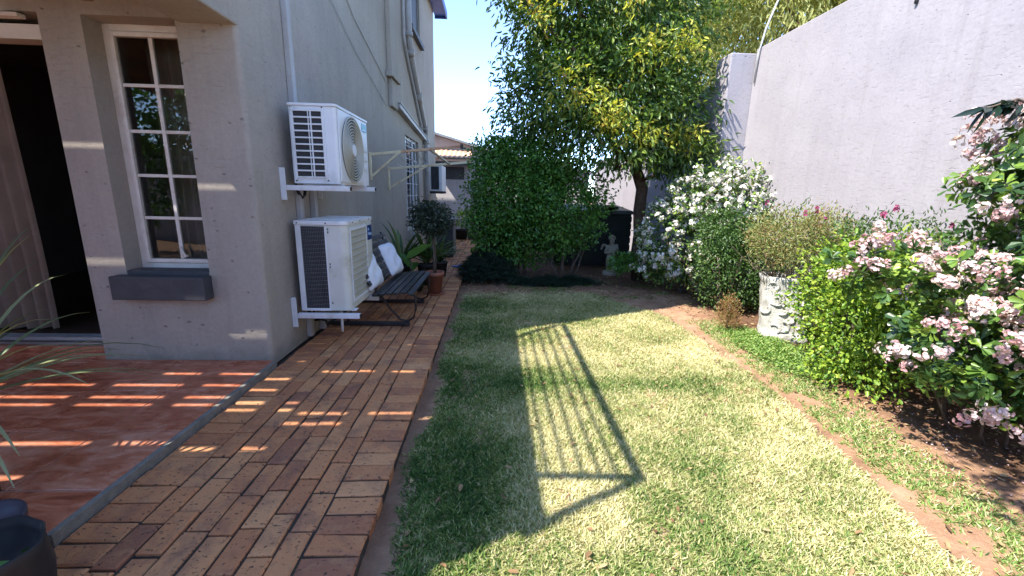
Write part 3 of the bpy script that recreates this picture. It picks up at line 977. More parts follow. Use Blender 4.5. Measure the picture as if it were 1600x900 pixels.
# ------------------------------------------------------------------ boundary walls and the house at the end
bw = thing("boundary_wall", (3.6, 2.0, 0), "tall pale grey roughcast garden wall in full sun behind the flowering shrubs", "wall")
g = MB()
g.box(3.5, 3.72, -7, 6.12, -0.2, 3.30)
g.build("wall_face", M['plaster_wall'], bw, 0.012)
g = MB()
g.box(3.16, 3.72, 6.122, 6.50, -0.2, 3.25)
g.build("pier", M['plaster_wall'], bw, 0.015)
bw2 = thing("stepped_wall", (3.3, 9, 0), "shaded lower stretch of grey garden wall running on behind the tall tree", "wall")
g = MB()
g.box(3.17, 3.70, 6.503, 9.0, -0.2, 2.95)
g.box(3.17, 3.70, 9.0, 13.75, -0.2, 2.35)
g.build("wall_face", M['plaster_wall'], bw2, 0.015)
rear = thing("yard_wall", (0, -5, 0), "pale grey yard wall standing behind the viewpoint and mirrored in the patio window", "wall")
g = MB()
g.box(-9, 3.48, -5.2, -5.0, -0.2, 2.2)
g.build("wall_face", M['plaster_wall'], rear, 0.015)

nb = thing("neighbour_house", (-1.2, 14.7, 0), "pale neighbouring house across the end of the brick path with a small orange tiled canopy", "house")
g = MB()
YN = 14.7
g.add([(-6, YN, 0), (3.2, YN, 0), (3.2, YN, 2.0), (-0.55, YN, 2.72), (-3.3, YN, 3.48), (-6, YN, 2.72)], [(0, 1, 2, 3, 4, 5)])
g.add([(-6, YN + 4, 0), (3.2, YN + 4, 0), (3.2, YN + 4, 2.0), (-0.55, YN + 4, 2.72), (-3.3, YN + 4, 3.48), (-6, YN + 4, 2.72)], [(5, 4, 3, 2, 1, 0)])
g.quad((3.2, YN, 0), (3.2, YN + 4, 0), (3.2, YN + 4, 2.0), (3.2, YN, 2.0))
g.build("wall", M['plaster_far'], nb)
g = MB()
g.bar((-3.3, YN + 1.9, 3.53), (-0.45, YN + 1.9, 2.74), 4.2, 0.07)
g.bar((-0.45, YN + 1.9, 2.74), (3.3, YN + 1.9, 2.02), 4.2, 0.07)
g.bar((-3.3, YN + 1.9, 3.53), (-6.2, YN + 1.9, 2.72), 4.2, 0.07)
g.build("roof", M['grey_roof'], nb)
g = MB()
nt_ = 9
vs, fs = [], []
for i in range(nt_ * 6 + 1):
    xx = -2.15 + 1.40 * i / (nt_ * 6)
    zz = 0.035 * abs(math.sin(math.pi * i / 6))
    for yy, z in ((YN - 0.62, 2.36), (YN - 0.32, 2.50), (YN - 0.02, 2.64)):
        vs.append((xx, yy, z + zz))
for i in range(nt_ * 6):
    for j_ in range(2):
        a = i * 3 + j_
        fs.append((a, a + 1, a + 4, a + 3))
g.add(vs, fs, True)
g.box(-2.15, -0.75, YN - 0.60, YN - 0.02, 2.26, 2.33)
can = g.build("canopy", M['orange_tile'], nb)
g = MB()
g.box(-2.15, -0.76, YN - 0.58, YN - 0.52, 2.14, 2.258)
g.box(-0.83, -0.77, YN - 0.58, YN - 0.005, 2.14, 2.255)
g.build("canopy_beam", M['dark_paint'], can)
g = MB()
g.box(-2.2, -1.02, YN - 0.012, YN - 0.003, 1.72, 2.12)
g.build("canopy_shadow", M['dark_paint'], nb)  # dark sheet standing for the shadow under the canopy
# aerial on the neighbour's roof ridge
ae = thing("roof_aerial", (-0.62, 15.5, 2.8), "thin aerial mast standing on the neighbouring roof", "aerial")
g = MB()
g.tube([(-0.62, 15.5, 2.72), (-0.62, 15.5, 3.75)], 0.012, 6)
g.tube([(-0.80, 15.5, 3.55), (-0.44, 15.5, 3.55)], 0.008, 6)
g.build("mast", M['galv'], ae)

# ------------------------------------------------------------------ wall-mounted outdoor units
def bracket(y, z, x1, label, depth=0.11):
    b = thing("wall_bracket", (WX, y, z), label, "bracket", "white steel brackets under the outdoor units")
    g = MB()
    g.box(WX + 0.001, WX + 0.022, y - 0.022, y + 0.022, z - 0.10, z + 0.15)
    g.box(WX + 0.022, WX + 0.045, y - 0.022, y - 0.016, z - 0.10, z + 0.15)
    g.build("wall_plate", M['bracket'], b, 0.002)
    g = MB()
    g.box(WX + 0.046, x1, y - 0.022, y + 0.022, z - 0.022, z + 0.018)
    g.build("arm", M['bracket'], b, 0.003)
    g = MB()
    g.box(x1 + 0.0005, x1 + 0.006, y - 0.017, y + 0.017, z - 0.017, z + 0.013)
    g.build("end_cap", M['black_plastic'], b)


def casing(g, x0, x1, y0, y1, z0, z1, rc=0.03):
    """box with one rounded front edge towards the path and camera side"""
    pts = [(x0, y1), (x0, y0)]
    for k in range(7):
        a = math.pi / 2 * k / 6
        pts.append((x1 - rc + rc * math.sin(a), y0 + rc - rc * math.cos(a)))
    pts.append((x1, y1))
    n = len(pts)
    vs = [(x, y, z0) for x, y in pts] + [(x, y, z1) for x, y in pts]
    fs = [(i, (i + 1) % n, n + (i + 1) % n, n + i) for i in range(n)]
    fs += [tuple(reversed(range(n))), tuple(range(n, 2 * n))]
    g.add(vs, fs)


def fan_unit(x0, x1, y0, y1, z0, z1, label):
    u = thing("outdoor_unit", ((x0 + x1) / 2, (y0 + y1) / 2, z0), label, "air conditioner", "outdoor air conditioning units on the house wall")
    g = MB()
    casing(g, x0, x1, y0 + 0.008, y1, z0, z1 - 0.022, 0.025)
    g.build("casing", M['ac_white'], u, 0.002)
    g = MB()
    casing(g, x0 - 0.006, x1 + 0.008, y0 - 0.002, y1 + 0.006, z1 - 0.021, z1, 0.03)
    g.build("top_cover", M['ac_white'], u, 0.004)
    # side grille: recessed dark openings behind a white grid
    gx0, gx1, gz0, gz1 = x0 + 0.035, x1 - 0.105, z0 + 0.05, z1 - 0.055
    g = MB()
    g.box(gx0, gx1, y0 + 0.003, y0 + 0.0075, gz0, gz1)
    sd = g.build("side_opening", M['dark_void'], u)
    g = MB()
    g.box(gx0 - 0.02, gx0, y0 - 0.006, y0 + 0.0075, gz0 - 0.02, gz1 + 0.02)
    g.box(gx1, gx1 + 0.02, y0 - 0.006, y0 + 0.0075, gz0 - 0.02, gz1 + 0.02)
    rows = 10
    for k in range(rows + 1):
        zz = gz0 + (gz1 - gz0) * k / rows
        g.box(gx0, gx1, y0 - 0.007, y0 + 0.0015, zz - 0.006, zz + 0.006)
    xm = gx0 + (gx1 - gx0) * 0.62
    g.box(xm - 0.005, xm + 0.005, y0 - 0.0085, y0 + 0.0015, gz0, gz1)
    g.box(xm - 0.022, xm - 0.016, y0 - 0.0085, y0 + 0.0015, gz0, gz1)
    g.build("side_grille", M['ac_white'], u, 0.002)
    # front: round fan guard
    cy, cz, rad = y0 + (y1 - y0) * 0.41, (z0 + z1) / 2 - 0.012, (z1 - z0) * 0.45
    g = MB()
    g.box(x1 + 0.0005, x1 + 0.012, cy - rad - 0.03, cy + rad + 0.02, z0 + 0.015, z1 - 0.035)
    g.build("front_panel", M['ac_white'], u, 0.004)
    xf = x1 + 0.0125
    g = MB()
    g.disc((xf + 0.001, cy, cz), (1, 0, 0), rad * 0.97, 48)
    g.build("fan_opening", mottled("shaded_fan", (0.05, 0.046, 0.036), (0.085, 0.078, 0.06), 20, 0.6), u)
    g = MB()
    nr = 10
    for k in range(nr): g.ring((xf + 0.012, cy, cz), (1, 0, 0), rad * (0.20 + 0.78 * k / (nr - 1)), 0.0058, 48, 5)
    for k in range(32):
        a = 2 * math.pi * k / 32
        c_, s_ = math.cos(a), math.sin(a)
        g.bar((xf + 0.007, cy + c_ * rad * 0.17, cz + s_ * rad * 0.17), (xf + 0.007, cy + math.cos(a + 0.25) * rad, cz + math.sin(a + 0.25) * rad), 0.003, 0.003, (1, 0, 0))
    g.build("fan_guard", M['ac_beige'], u)
    g = MB()
    g.tube([(xf + 0.002, cy, cz), (xf + 0.020, cy, cz)], rad * 0.17, 24)
    g.build("fan_hub", M['ac_white'], u)
    # badge and pressed vents
    g = MB()
    g.box(x1 + 0.001, x1 + 0.005, y1 - 0.165, y1 - 0.025, z1 - 0.115, z1 - 0.045)
    bd = g.build("badge", M['teal'], u)
    g = MB()
    g.box(x1 + 0.0052, x1 + 0.0062, y1 - 0.155, y1 - 0.035, z1 - 0.108, z1 - 0.092)
    g.build("badge_stripe", M['pale_blue'], bd)
    g = MB()
    for k in range(3):
        zz = z0 + 0.14 + k * 0.085
        g.box(x1 + 0.0005, x1 + 0.006, y1 - 0.15, y1 - 0.03, zz, zz + 0.045)
    g.build("pressed_vent", M['ac_white'], u, 0.004)
    for yy in (y0 + 0.08, y1 - 0.15):
        g = MB()
        g.box(x0 + 0.05, x1 + 0.01, yy - 0.03, yy + 0.03, z0 - 0.012, z0 - 0.0005)
        g.build("foot", M['ac_white'], u)
    for xx, zz in ((x0 + 0.015, z1 - 0.035), (x1 - 0.085, z0 + 0.025), (x0 + 0.02, z0 + 0.02), (x1 - 0.1, z1 - 0.03)):
        g = MB()
        g.tube([(xx, y0 + 0.009, zz), (xx, y0 + 0.003, zz)], 0.006, 8)
        g.build("screw", M['dark_void'], u)
    return u


def slat_unit(x0, x1, y0, y1, z0, z1, label):
    u = thing("outdoor_unit", ((x0 + x1) / 2, (y0 + y1) / 2, z0), label, "air conditioner", "outdoor air conditioning units on the house wall")
    g = MB()
    casing(g, x0, x1, y0 + 0.010, y1, z0, z1 - 0.034, 0.06)
    g.build("casing", M['ac_cream'], u, 0.002)
    g = MB()
    casing(g, x0 - 0.006, x1 + 0.006, y0 - 0.002, y1 + 0.006, z1 - 0.033, z1, 0.065)
    for k in range(3):
        yy = y0 + 0.13 + k * 0.2
        g.box(x0 + 0.04, x1 - 0.05, yy, yy + 0.09, z1 + 0.0005, z1 + 0.007)
    g.build("top_cover", M['ac_white'], u, 0.004)
    cx0, cx1, cz0, cz1 = x0 + 0.045, x0 + 0.235, z0 + 0.025, z1 - 0.045
    g = MB()
    g.box(cx0, cx1, y0 + 0.004, y0 + 0.0095, cz0, cz1)
    co = g.build("coil", M['dark_void'], u)
    g = MB()
    k = 0
    zz = cz0
    while zz < cz1 - 0.01:                # expanded wire mesh
        z2 = min(zz + 0.022, cz1)
        g.bar((cx0, y0 + 0.001, zz), (cx1, y0 + 0.001, z2 if k % 2 else zz), 0.0022, 0.0022)
        zz += 0.017
        k += 1
    xx = cx0 + 0.008
    while xx < cx1:
        g.bar((xx, y0 + 0.0012, cz0), (xx, y0 + 0.0012, cz1), 0.0018, 0.0018, (1, 0, 0))
        xx += 0.014
    g.build("coil_guard", mottled("grey_wire", (0.10, 0.10, 0.11), (0.16, 0.16, 0.17), 30, 0.5), co)
    g = MB()
    g.box(x0, cx0, y0 + 0.001, y0 + 0.0095, z0, z1 - 0.035)
    g.box(cx0, cx1 + 0.012, y0 + 0.001, y0 + 0.0095, z0, cz0)
    g.box(cx1, cx1 + 0.012, y0 - 0.001, y0 + 0.0095, cz0, cz1)
    g.build("side_frame", M['ac_white'], u, 0.002)
    # louvred front panel
    py0, py1, pz0, pz1 = y0 + 0.10, y1 - 0.20, z0 + 0.075, z1 - 0.085
    g = MB()
    g.box(x1 + 0.0005, x1 + 0.010, py0 - 0.022, py0, pz0 - 0.02, pz1 + 0.02)
    g.box(x1 + 0.0005, x1 + 0.010, py0, py1, pz1, pz1 + 0.02)
    g.box(x1 + 0.0005, x1 + 0.010, py1, py1 + 0.014, pz0 - 0.02, pz1 + 0.02)
    g.box(x1 + 0.0005, x1 + 0.010, py0, py1, pz0 - 0.02, pz0)
    lf = g.build("louvre_frame", M['ac_white'], u, 0.003)
    g = MB()
    rows = 11
    for k in range(rows):
        za, zb_ = pz0 + (pz1 - pz0) * k / rows, pz0 + (pz1 - pz0) * (k + 1) / rows
        g.add([(x1 + 0.002, py0, za), (x1 + 0.002, py1, za), (x1 + 0.002, py1, zb_ - 0.012), (x1 + 0.002, py0, zb_ - 0.012), (x1 + 0.013, py0, zb_), (x1 + 0.013, py1, zb_)],
              [(0, 1, 2, 3), (3, 2, 5, 4)])
        g.quad((x1 + 0.013, py0, zb_), (x1 + 0.013, py1, zb_), (x1 + 0.002, py1, zb_ + 0.001), (x1 + 0.002, py0, zb_ + 0.001))
    g.build("louvre", M['ac_beige'], lf)
    g = MB()
    g.box(x1 + 0.0005, x1 + 0.007, y1 - 0.175, y1 - 0.02, z0 + 0.06, z1 - 0.05)
    for k in range(4):
        zz = z0 + 0.13 + k * 0.1
        g.box(x1 + 0.0072, x1 + 0.010, y1 - 0.165, y1 - 0.03, zz, zz + 0.006)
    g.build("service_panel", M['ac_cream'], u, 0.003)
    g = MB()
    g.box(x1 + 0.0075, x1 + 0.0105, y1 - 0.165, y1 - 0.035, z1 - 0.215, z1 - 0.075)
    bd = g.build("badge", M['navy'], u)
    text_obj("badge_lettering", "Midea", 0.046, M['pale_blue'], (x1 + 0.012, y1 - 0.10, z1 - 0.158), (0, 1, 0), (0, 0, 1), bd)
    g = MB()
    g.ring((x1 + 0.011, y1 - 0.135, z1 - 0.115), (1, 0, 0), 0.011, 0.003, 20, 4)
    g.build("badge_emblem", M['pale_blue'], bd)
    for yy in (y0 + 0.08, y1 - 0.12):
        g = MB()
        g.box(x0 + 0.05, x1 + 0.03, yy - 0.03, yy + 0.03, z0 - 0.012, z0 - 0.0005)
        g.build("foot", M['ac_white'], u)
    for zz in (z0 + 0.06, z0 + 0.37, z0 + 0.395, z1 - 0.10, z1 - 0.075):
        g = MB()
        g.box(cx1 + 0.022, cx1 + 0.030, y0 + 0.0065, y0 + 0.0097, zz, zz + 0.016)
        g.build("screw", M['dark_void'], u)
    for a, b in [((x1 - 0.01, yy, z1 - 0.018), (x1 + 0.009, yy, z1 - 0.018)) for yy in (y0 + 0.16, y0 + 0.36, y1 - 0.1)] + [((xx, y0 + 0.01, z1 - 0.018), (xx, y0 - 0.005, z1 - 0.018)) for xx in (x0 + 0.02, x0 + 0.25)]:
        g = MB()
        g.tube([a, b], 0.006, 8)
        g.build("screw", M['dark_void'], u)
    return u


fan_unit(-1.60, -1.245, 3.55, 4.38, 1.38, 1.985, "white outdoor unit with a round fan grille, the upper of two on the house wall")
slat_unit(-1.625, -1.215, 3.54, 4.27, 0.325, 1.085, "cream outdoor unit with a louvred front and black side coil, mounted low beside the bench")
bracket(3.525, 1.347, -1.15, "white bracket under the near end of the round fan unit")
bracket(4.24, 1.347, -1.15, "white bracket under the far end of the round fan unit")
bracket(3.515, 0.292, -1.13, "white bracket under the near end of the louvred unit")
bracket(4.14, 0.292, -1.13, "white bracket under the far end of the louvred unit")
for a, z0_ in ((1.46, 1.36), (0.42, 0.30)):
    pp = thing("refrigerant_pipe", (-1.65, 3.9, a), "black insulated pipe looping from the round fan unit into the wall trunking" if a > 1 else "black insulated pipe looping from the louvred unit into the wall trunking", "pipe", "insulated pipes of the outdoor units")
    g = MB()
    g.tube([(-1.60, 3.70, a), (-1.645, 3.68, a - 0.02), (-1.655, 3.70, a - 0.12), (-1.65, 3.78, a - 0.20), (-1.655, 3.86, a - 0.17), (-1.665, 3.90, a - 0.08)], 0.013, 8)
    g.build("pipe", M['black_plastic'], pp)
# the third one far down the wall
u = thing("outdoor_unit", (-1.45, 11.3, 1.3), "small pale outdoor unit at the far end of the house wall", "air conditioner", "outdoor air conditioning units on the house wall")
g = MB()
casing(g, -1.62, -1.30, 10.9, 11.7, 1.33, 1.95, 0.03)
g.build("casing", M['ac_white'], u, 0.006)
g = MB()
g.box(-1.575, -1.38, 10.892, 10.898, 1.37, 1.92)
g.build("side_opening", M['dark_void'], u)
for yy in (11.0, 11.5):
    g = MB()
    g.box(-1.66, -1.28, yy, yy + 0.04, 1.27, 1.328)
    g.build("bracket", M['dark_paint'], u)
# drain hoses and the tap at the wall foot
hs = thing("drain_hose", (-1.6, 4.0, 0), "thin white drain hose hanging below the louvred outdoor unit", "hose")
g = MB()
g.tube([(-1.36, 3.72, 0.312), (-1.36, 3.72, 0.16), (-1.362, 3.722, 0.08)], 0.012, 8)
g.build("hose", M['bracket'], hs)
hs = thing("wall_tap", (-1.66, 4.0, 0.2), "corroded garden tap low on the house wall below the louvred unit", "tap")
g = MB()
g.tube([(WX + 0.001, 3.93, 0.12), (WX + 0.05, 3.93, 0.13), (WX + 0.10, 3.93, 0.12), (WX + 0.12, 3.93, 0.07)], 0.012, 8)
g.tube([(WX + 0.07, 3.90, 0.165), (WX + 0.07, 3.96, 0.165)], 0.008, 8)
g.tube([(WX + 0.07, 3.93, 0.12), (WX + 0.07, 3.93, 0.165)], 0.007, 8)
g.build("spout", M['iron'], hs)

# ------------------------------------------------------------------ clothes airer on the wall
ar = thing("wall_airer", (WX, 6.6, 1.7), "cream and rusty steel clothes airer folding out from the house wall above the bench", "clothes airer", "wall mounted clothes airers")
A0, A1 = Vector((WX, 6.02, 1.80)), Vector((-0.47, 6.02, 1.935))
B0, B1 = Vector((WX, 7.02, 1.665)), Vector((-0.385, 7.02, 1.80))
for nm, a, b, mt in (("near_arm", A0, A1, 'rust_steel'), ("far_arm", B0, B1, 'cream_steel')):
    m_ = a + (b - a) * 0.35
    g = MB()
    g.bar(a, b if mt == 'cream_steel' else m_, 0.036, 0.036)
    p = g.build("arm", M['cream_steel'], ar, 0.003)
    if mt == 'rust_steel':
        g = MB()
        g.bar(m_, b, 0.034, 0.034)
        tag(g.build("arm_extension", M['rust_steel'], ar, 0.003), "rust coloured end of the arm")
    g = MB()
    g.bar(a + Vector((0.012, 0, 0.03)), a + Vector((0.012, 0, -0.33)), 0.034, 0.024, (1, 0, 0))
    g.build("wall_plate", M['cream_steel'], ar)
    g = MB()
    g.bar(a + Vector((0.01, -0.02, -0.30)), a + (b - a) * (0.33 if mt == 'rust_steel' else 0.47) + Vector((0, -0.02, -0.01)), 0.022, 0.026)
    g.build("brace", M['cream_steel'], ar)
g = MB()
g.box(A1.x, A1.x + 0.04, 6.0, 6.045, A1.z - 0.03, A1.z + 0.03)
g.build("end_cap", M['black_plastic'], ar, 0.004)
g = MB()
g.bar(A0 + (A1 - A0) * 0.66 + Vector((0, 0.02, 0)), B0 + (B1 - B0) * 0.74 + Vector((0, -0.02, 0)), 0.03, 0.02)
g.build("link_bar", M['cream_steel'], ar)
for k in range(4):
    t = 0.2 + 0.1 * k
    g = MB()
    p, q = A0 + (A1 - A0) * t, B0 + (B1 - B0) * t
    g.tube([p + Vector((0, 0, 0.01)), (p + q) / 2 - Vector((0, 0, 0.04)), q], 0.004, 5)
    g.build("line", M['galv'], ar)

# ------------------------------------------------------------------ bench with two pillows
bench = thing("garden_bench", (-1.05, 4.6, 0), "black slatted garden bench on curved iron runners against the house wall", "bench")
Y0, Y1, SZ = 4.00, 5.16, 0.375
slats = [(-0.80, SZ - 0.012, 0.25), (-0.865, SZ, 0.05), (-0.935, SZ - 0.004, -0.02), (-1.005, SZ - 0.010, -0.06), (-1.075, SZ - 0.018, -0.1), (-1.14, SZ - 0.026, -0.1)]
for x, z, t in slats:
    g = MB()
    g.bar((x, Y0, z), (x, Y1, z), 0.055, 0.02, (t, 0, 1))
    g.build("seat_slat", M['black_wood'], bench, 0.004)
for k in range(6):
    s = 0.10 + k * 0.078
    x, z = -1.16 - 0.30 * s - 0.06 * s * s, SZ - 0.01 + s * 0.93
    g = MB()
    g.bar((x, Y0, z), (x, Y1, z), 0.05, 0.018, (1, 0, 0.42))
    g.build("back_slat", M['black_wood'], bench, 0.004)
for yy in (4.14, 5.04):
    g = MB()
    g.box(-1.62, -0.84, yy - 0.022, yy + 0.022, 0.008, 0.045)
    g.build("runner", M['black_wood'], bench, 0.005)
    g = MB()
    g.tube([(-0.80, yy, 0.352), (-0.775, yy, 0.30), (-0.775, yy, 0.18), (-0.80, yy, 0.09), (-0.86, yy, 0.052), (-0.93, yy, 0.07), (-1.02, yy, 0.17), (-1.10, yy, 0.29), (-1.15, yy, 0.335)], 0.011, 8)
    g.tube([(-0.80, yy, 0.352), (-1.0, yy, 0.352), (-1.15, yy, 0.335), (-1.22, yy, 0.52), (-1.33, yy, 0.86)], 0.011, 8)
    g.tube([(-1.22, yy, 0.47), (-1.40, yy, 0.20), (-1.46, yy, 0.045)], 0.011, 8)
    g.build("iron_frame", M['iron'], bench)


def pillow(c, ex, ey, w, h, t, label):
    """puffed square cushion with a frilled edge; ex across, ey up its face"""
    c, ex, ey = Vector(c), Vector(ex).normalized(), Vector(ey).normalized()
    ez = ex.cross(ey)
    n = 18
    vs, fs = [], []
    for sgn in (1, -1):
        for i in range(n + 1):
            for j in range(n + 1):
                u, v = 2 * i / n - 1, 2 * j / n - 1
                pinch = 1 - 0.08 * (1 - abs(u)) * abs(v) ** 4 - 0.0
                k = max(0, (1 - u ** 4) * (1 - v ** 4)) ** 0.5
                fr_ = 1 + 0.03 * math.sin(9 * v * 3) * (abs(u) > 0.95) + 0.03 * math.sin(9 * u * 3) * (abs(v) > 0.95)
                wob = 0.006 * math.sin(5 * u + 3 * v) + 0.005 * math.sin(8 * v - 4 * u)
                vs.append(c + ex * (u * w / 2 * fr_ * pinch) + ey * (v * h / 2 * fr_ * (1 - 0.08 * (1 - abs(v)) * abs(u) ** 4)) + ez * sgn * (k * (t / 2 + wob) + 0.001))
    m = (n + 1) ** 2
    for i in range(n):
        for j in range(n):
            a = i * (n + 1) + j
            fs.append((a, a + n + 1, a + n + 2, a + 1))
            fs.append((m + a + 1, m + a + n + 2, m + a + n + 1, m + a))
    g = MB()
    g.add(vs, fs, True)
    return tag(g.build("pillow", M['cloth_white'], None), label, "pillow", "white pillows on the bench")


pillow((-1.19, 4.90, 0.565), (0.12, 1, 0.0), (-0.42, 0.05, 0.92), 0.36, 0.37, 0.13, "white pillow propped against the far end of the bench back")
pillow((-1.24, 4.22, 0.555), (0.10, 1, 0.05), (-0.36, 0.0, 0.95), 0.34, 0.37, 0.13, "white pillow half hidden behind the louvred outdoor unit")

# ------------------------------------------------------------------ topiary and plants along the path
tp = thing("topiary_tree", (-0.78, 5.55, 0), "ball topiary on a bare stem in a terracotta pot by the bench", "potted tree")
pot_prof = [(0.0, 0.02), (0.085, 0.02), (0.115, 0.25), (0.13, 0.25), (0.132, 0.30), (0.115, 0.30), (0.105, 0.27), (0.0, 0.265)]
g = MB()
g.lathe((-0.78, 5.55, 0), pot_prof, 28)
g.lathe((-0.78, 5.55, 0), [(0.0, 0.002), (0.12, 0.002), (0.135, 0.022), (0.125, 0.022), (0.11, 0.012), (0, 0.012)], 28)
g.build("pot", M['terracotta'], tp)
g = MB()
g.tube([(-0.78, 5.55, 0.25), (-0.785, 5.55, 0.55), (-0.79, 5.54, 0.95)], [0.017, 0.014, 0.012], 8)
g.tube([(-0.76, 5.57, 0.25), (-0.77, 5.56, 0.85)], [0.008, 0.006], 6)
g.build("stem", M['twig'], tp)
foliage("crown", [((-0.80, 5.54, 1.0), (0.235, 0.235, 0.20))], 330, 9, 0.03, 0.045, leafmat("topiary_leaf", [(0, (0.02, 0.032, 0.02)), (0.6, (0.045, 0.065, 0.038)), (1, (0.12, 0.14, 0.09))], 0.4, 0.2), tp, 'oval', 0.45, inner=0.4)


def strap_plant(name, c, n, Lr, label, cat, mat, pot=None, group=None, w=0.035, lift=(0.5, 1.3), seed=1, arc=(0, 6.28), bend=1.0):
    rs = random.Random(seed)
    t = thing(name, c if pot is None else (c[0], c[1], 0), label, cat, group)
    if pot: pot(t)
    g = MB()
    for k in range(n):
        a = rs.uniform(*arc)
        L = rs.uniform(*Lr)
        el = rs.uniform(*lift)
        p = Vector(c)
        d = Vector((math.cos(a) * math.cos(el), math.sin(a) * math.cos(el), math.sin(el)))
        side = d.cross(Vector((0, 0, 1))).normalized()
        vs, fs = [], []
        sg = 9
        ww = w * rs.uniform(0.7, 1.2)
        for i in range(sg + 1):
            f = i / sg
            hw = ww / 2 * min(1, 0.5 + 2 * f) * (1 - f ** 2.6) + 0.0008
            up = side.cross(d).normalized()
            vs += [p - side * hw + up * hw * 0.5, p, p + side * hw + up * hw * 0.5]
            p = p + d * (L / sg)
            d = (d + Vector((0, 0, -1)) * (bend * 0.26 * f + 0.03 * bend)).normalized()
            if i:
                b = (i - 1) * 3
                fs += [(b, b + 1, b + 4, b + 3), (b + 1, b + 2, b + 5, b + 4)]
        g.add(vs, fs, True, rs.random())
    g.build("leaf_rosette", mat, t)
    return t


def plain_pot(x, y, r, h, mat):
    def f(t):
        g = MB()
        g.lathe((x, y, 0), [(0, 0.004), (r * 0.75, 0.004), (r, h * 0.9), (r * 1.06, h * 0.9), (r * 1.06, h), (r * 0.94, h), (r * 0.9, h * 0.93), (0, h * 0.92)], 24)
        g.build("pot", mat, t)
    return f


strap_plant("clivia", (-0.98, 6.15, 0.30), 46, (0.40, 0.72), "dark strap leaved clivia in a black pot behind the topiary", "potted plant", M['leaf_strap'], plain_pot(-0.98, 6.15, 0.13, 0.30, M['black_plastic']), "strap leaved pot plants along the path", 0.045, seed=3)
strap_plant("clivia", (-1.30, 6.0, 0.30), 34, (0.45, 0.80), "strap leaved clivia in a black pot close to the house wall", "potted plant", M['leaf_strap'], plain_pot(-1.30, 6.0, 0.14, 0.30, M['black_plastic']), "strap leaved pot plants along the path", 0.05, seed=4)
strap_plant("clivia", (-0.86, 6.75, 0.22), 34, (0.35, 0.6), "strap leaved clivia in a black pot beside the dark bin", "potted plant", M['leaf_strap'], plain_pot(-0.86, 6.75, 0.12, 0.24, M['black_plastic']), "strap leaved pot plants along the path", 0.04, seed=5)
strap_plant("spider_plant", (-0.95, 5.35, 0.06), 40, (0.18, 0.36), "low dark strap leaved plant growing under the end of the bench", "plant", M['leaf_mondo'], None, None, 0.022, seed=9)
# one broad bright leaf held out between them
bl = thing("canna_plant", (-1.12, 5.75, 0), "canna with one broad bright green leaf behind the bench", "plant")
g = MB()
g.tube([(-1.12, 5.75, 0.0), (-1.12, 5.75, 0.3), (-1.14, 5.74, 0.50)], [0.012, 0.01, 0.007], 7)
g.build("stem", M['twig'], bl)
Pn = np.array([[-1.20, 5.72, 0.44], [-1.10, 5.74, 0.30], [-1.12, 5.76, 0.25]])
LD, LNn = np.array([[0.85, -0.1, 0.52], [-0.6, 0.2, 0.7], [0.1, 0.9, 0.4]]), np.array([[-0.3, -0.8, 0.6], [0.3, -0.7, 0.7], [0, -0.5, 0.9]])
for k in range(3):
    leaf_mesh("leaf", Pn[k:k + 1], LD[k:k + 1], LNn[k:k + 1], np.array([[0.42, 0.3, 0.3][k]]), np.array([[0.13, 0.1, 0.1][k]]), np.array([[0.9, 0.2, 0.1][k]]), M['leaf_bright'], bl, 'oval', fold=0.18, curl=0.08)
# dark bin, tub and pot at the far end of the path
bn = thing("storage_bin", (-0.95, 8.9, 0), "dark grey storage bin with a pale lid standing beside the brick path", "bin")
g = MB()
g.box(-1.18, -0.83, 8.7, 9.3, 0.004, 0.76)
g.build("body", M['dark_paint'], bn, 0.02)
g = MB()
g.box(-1.20, -0.81, 8.68, 9.32, 0.762, 0.80)
g.build("lid", mottled("pale_grey_lid", (0.22, 0.23, 0.26), (0.3, 0.31, 0.34), 8, 0.5), bn, 0.008)
tb = thing("potted_shrub", (-0.93, 12.2, 0), "small lime green shrub in a black pot near the far end wall", "potted plant")
plain_pot(-0.93, 12.2, 0.2, 0.28, M['black_plastic'])(tb)
g = MB()
g.tube([(-0.93, 12.2, 0.26), (-0.92, 12.2, 0.5)], 0.012, 6)
g.build("stem", M['twig'], tb)
foliage("crown", [((-0.92, 12.2, 0.58), (0.27, 0.25, 0.2))], 70, 7, 0.05, 0.08, M['leaf_privet'], tb, 'lance', 0.4)
tb = thing("black_trough", (-0.55, 12.3, 0), "low black trough by the far wall with a pale pipe leaning out of it", "trough")
g = MB()
g.box(-0.74, -0.36, 12.1, 12.5, 0.003, 0.16)
g.build("body", M['black_plastic'], tb, 0.01)
g = MB()
g.tube([(-0.66, 12.28, 0.10), (-0.50, 12.3, 0.24), (-0.34, 12.3, 0.40)], 0.03, 8)
g.build("pipe", M['bracket'], tb)
sc = thing("blue_sandal", (-0.65, 7.6, 0), "small blue rubber sandal lying on the brick path", "sandal")
g = MB()
g.lathe((0, 0, 0), [(0.0, 0.0), (1.0, 0.0), (1.0, 0.25), (0, 0.25)], 20, fn=lambda t, z: 1)
g.v = [(-0.65 + 0.13 * x * (0.95 + 0.1 * x) - 0.02 * y, 7.6 + 0.045 * y * (1 + 0.25 * x), 0.006 + 0.07 * z) for x, y, z in g.v]
g.build("sole", M['blue_plastic'], sc, 0.002)
g = MB()
g.tube([(-0.60, 7.645, 0.02), (-0.61, 7.62, 0.05), (-0.62, 7.6, 0.058), (-0.61, 7.575, 0.05), (-0.60, 7.555, 0.02)], 0.010, 6)
g.build("strap", M['blue_plastic'], sc)

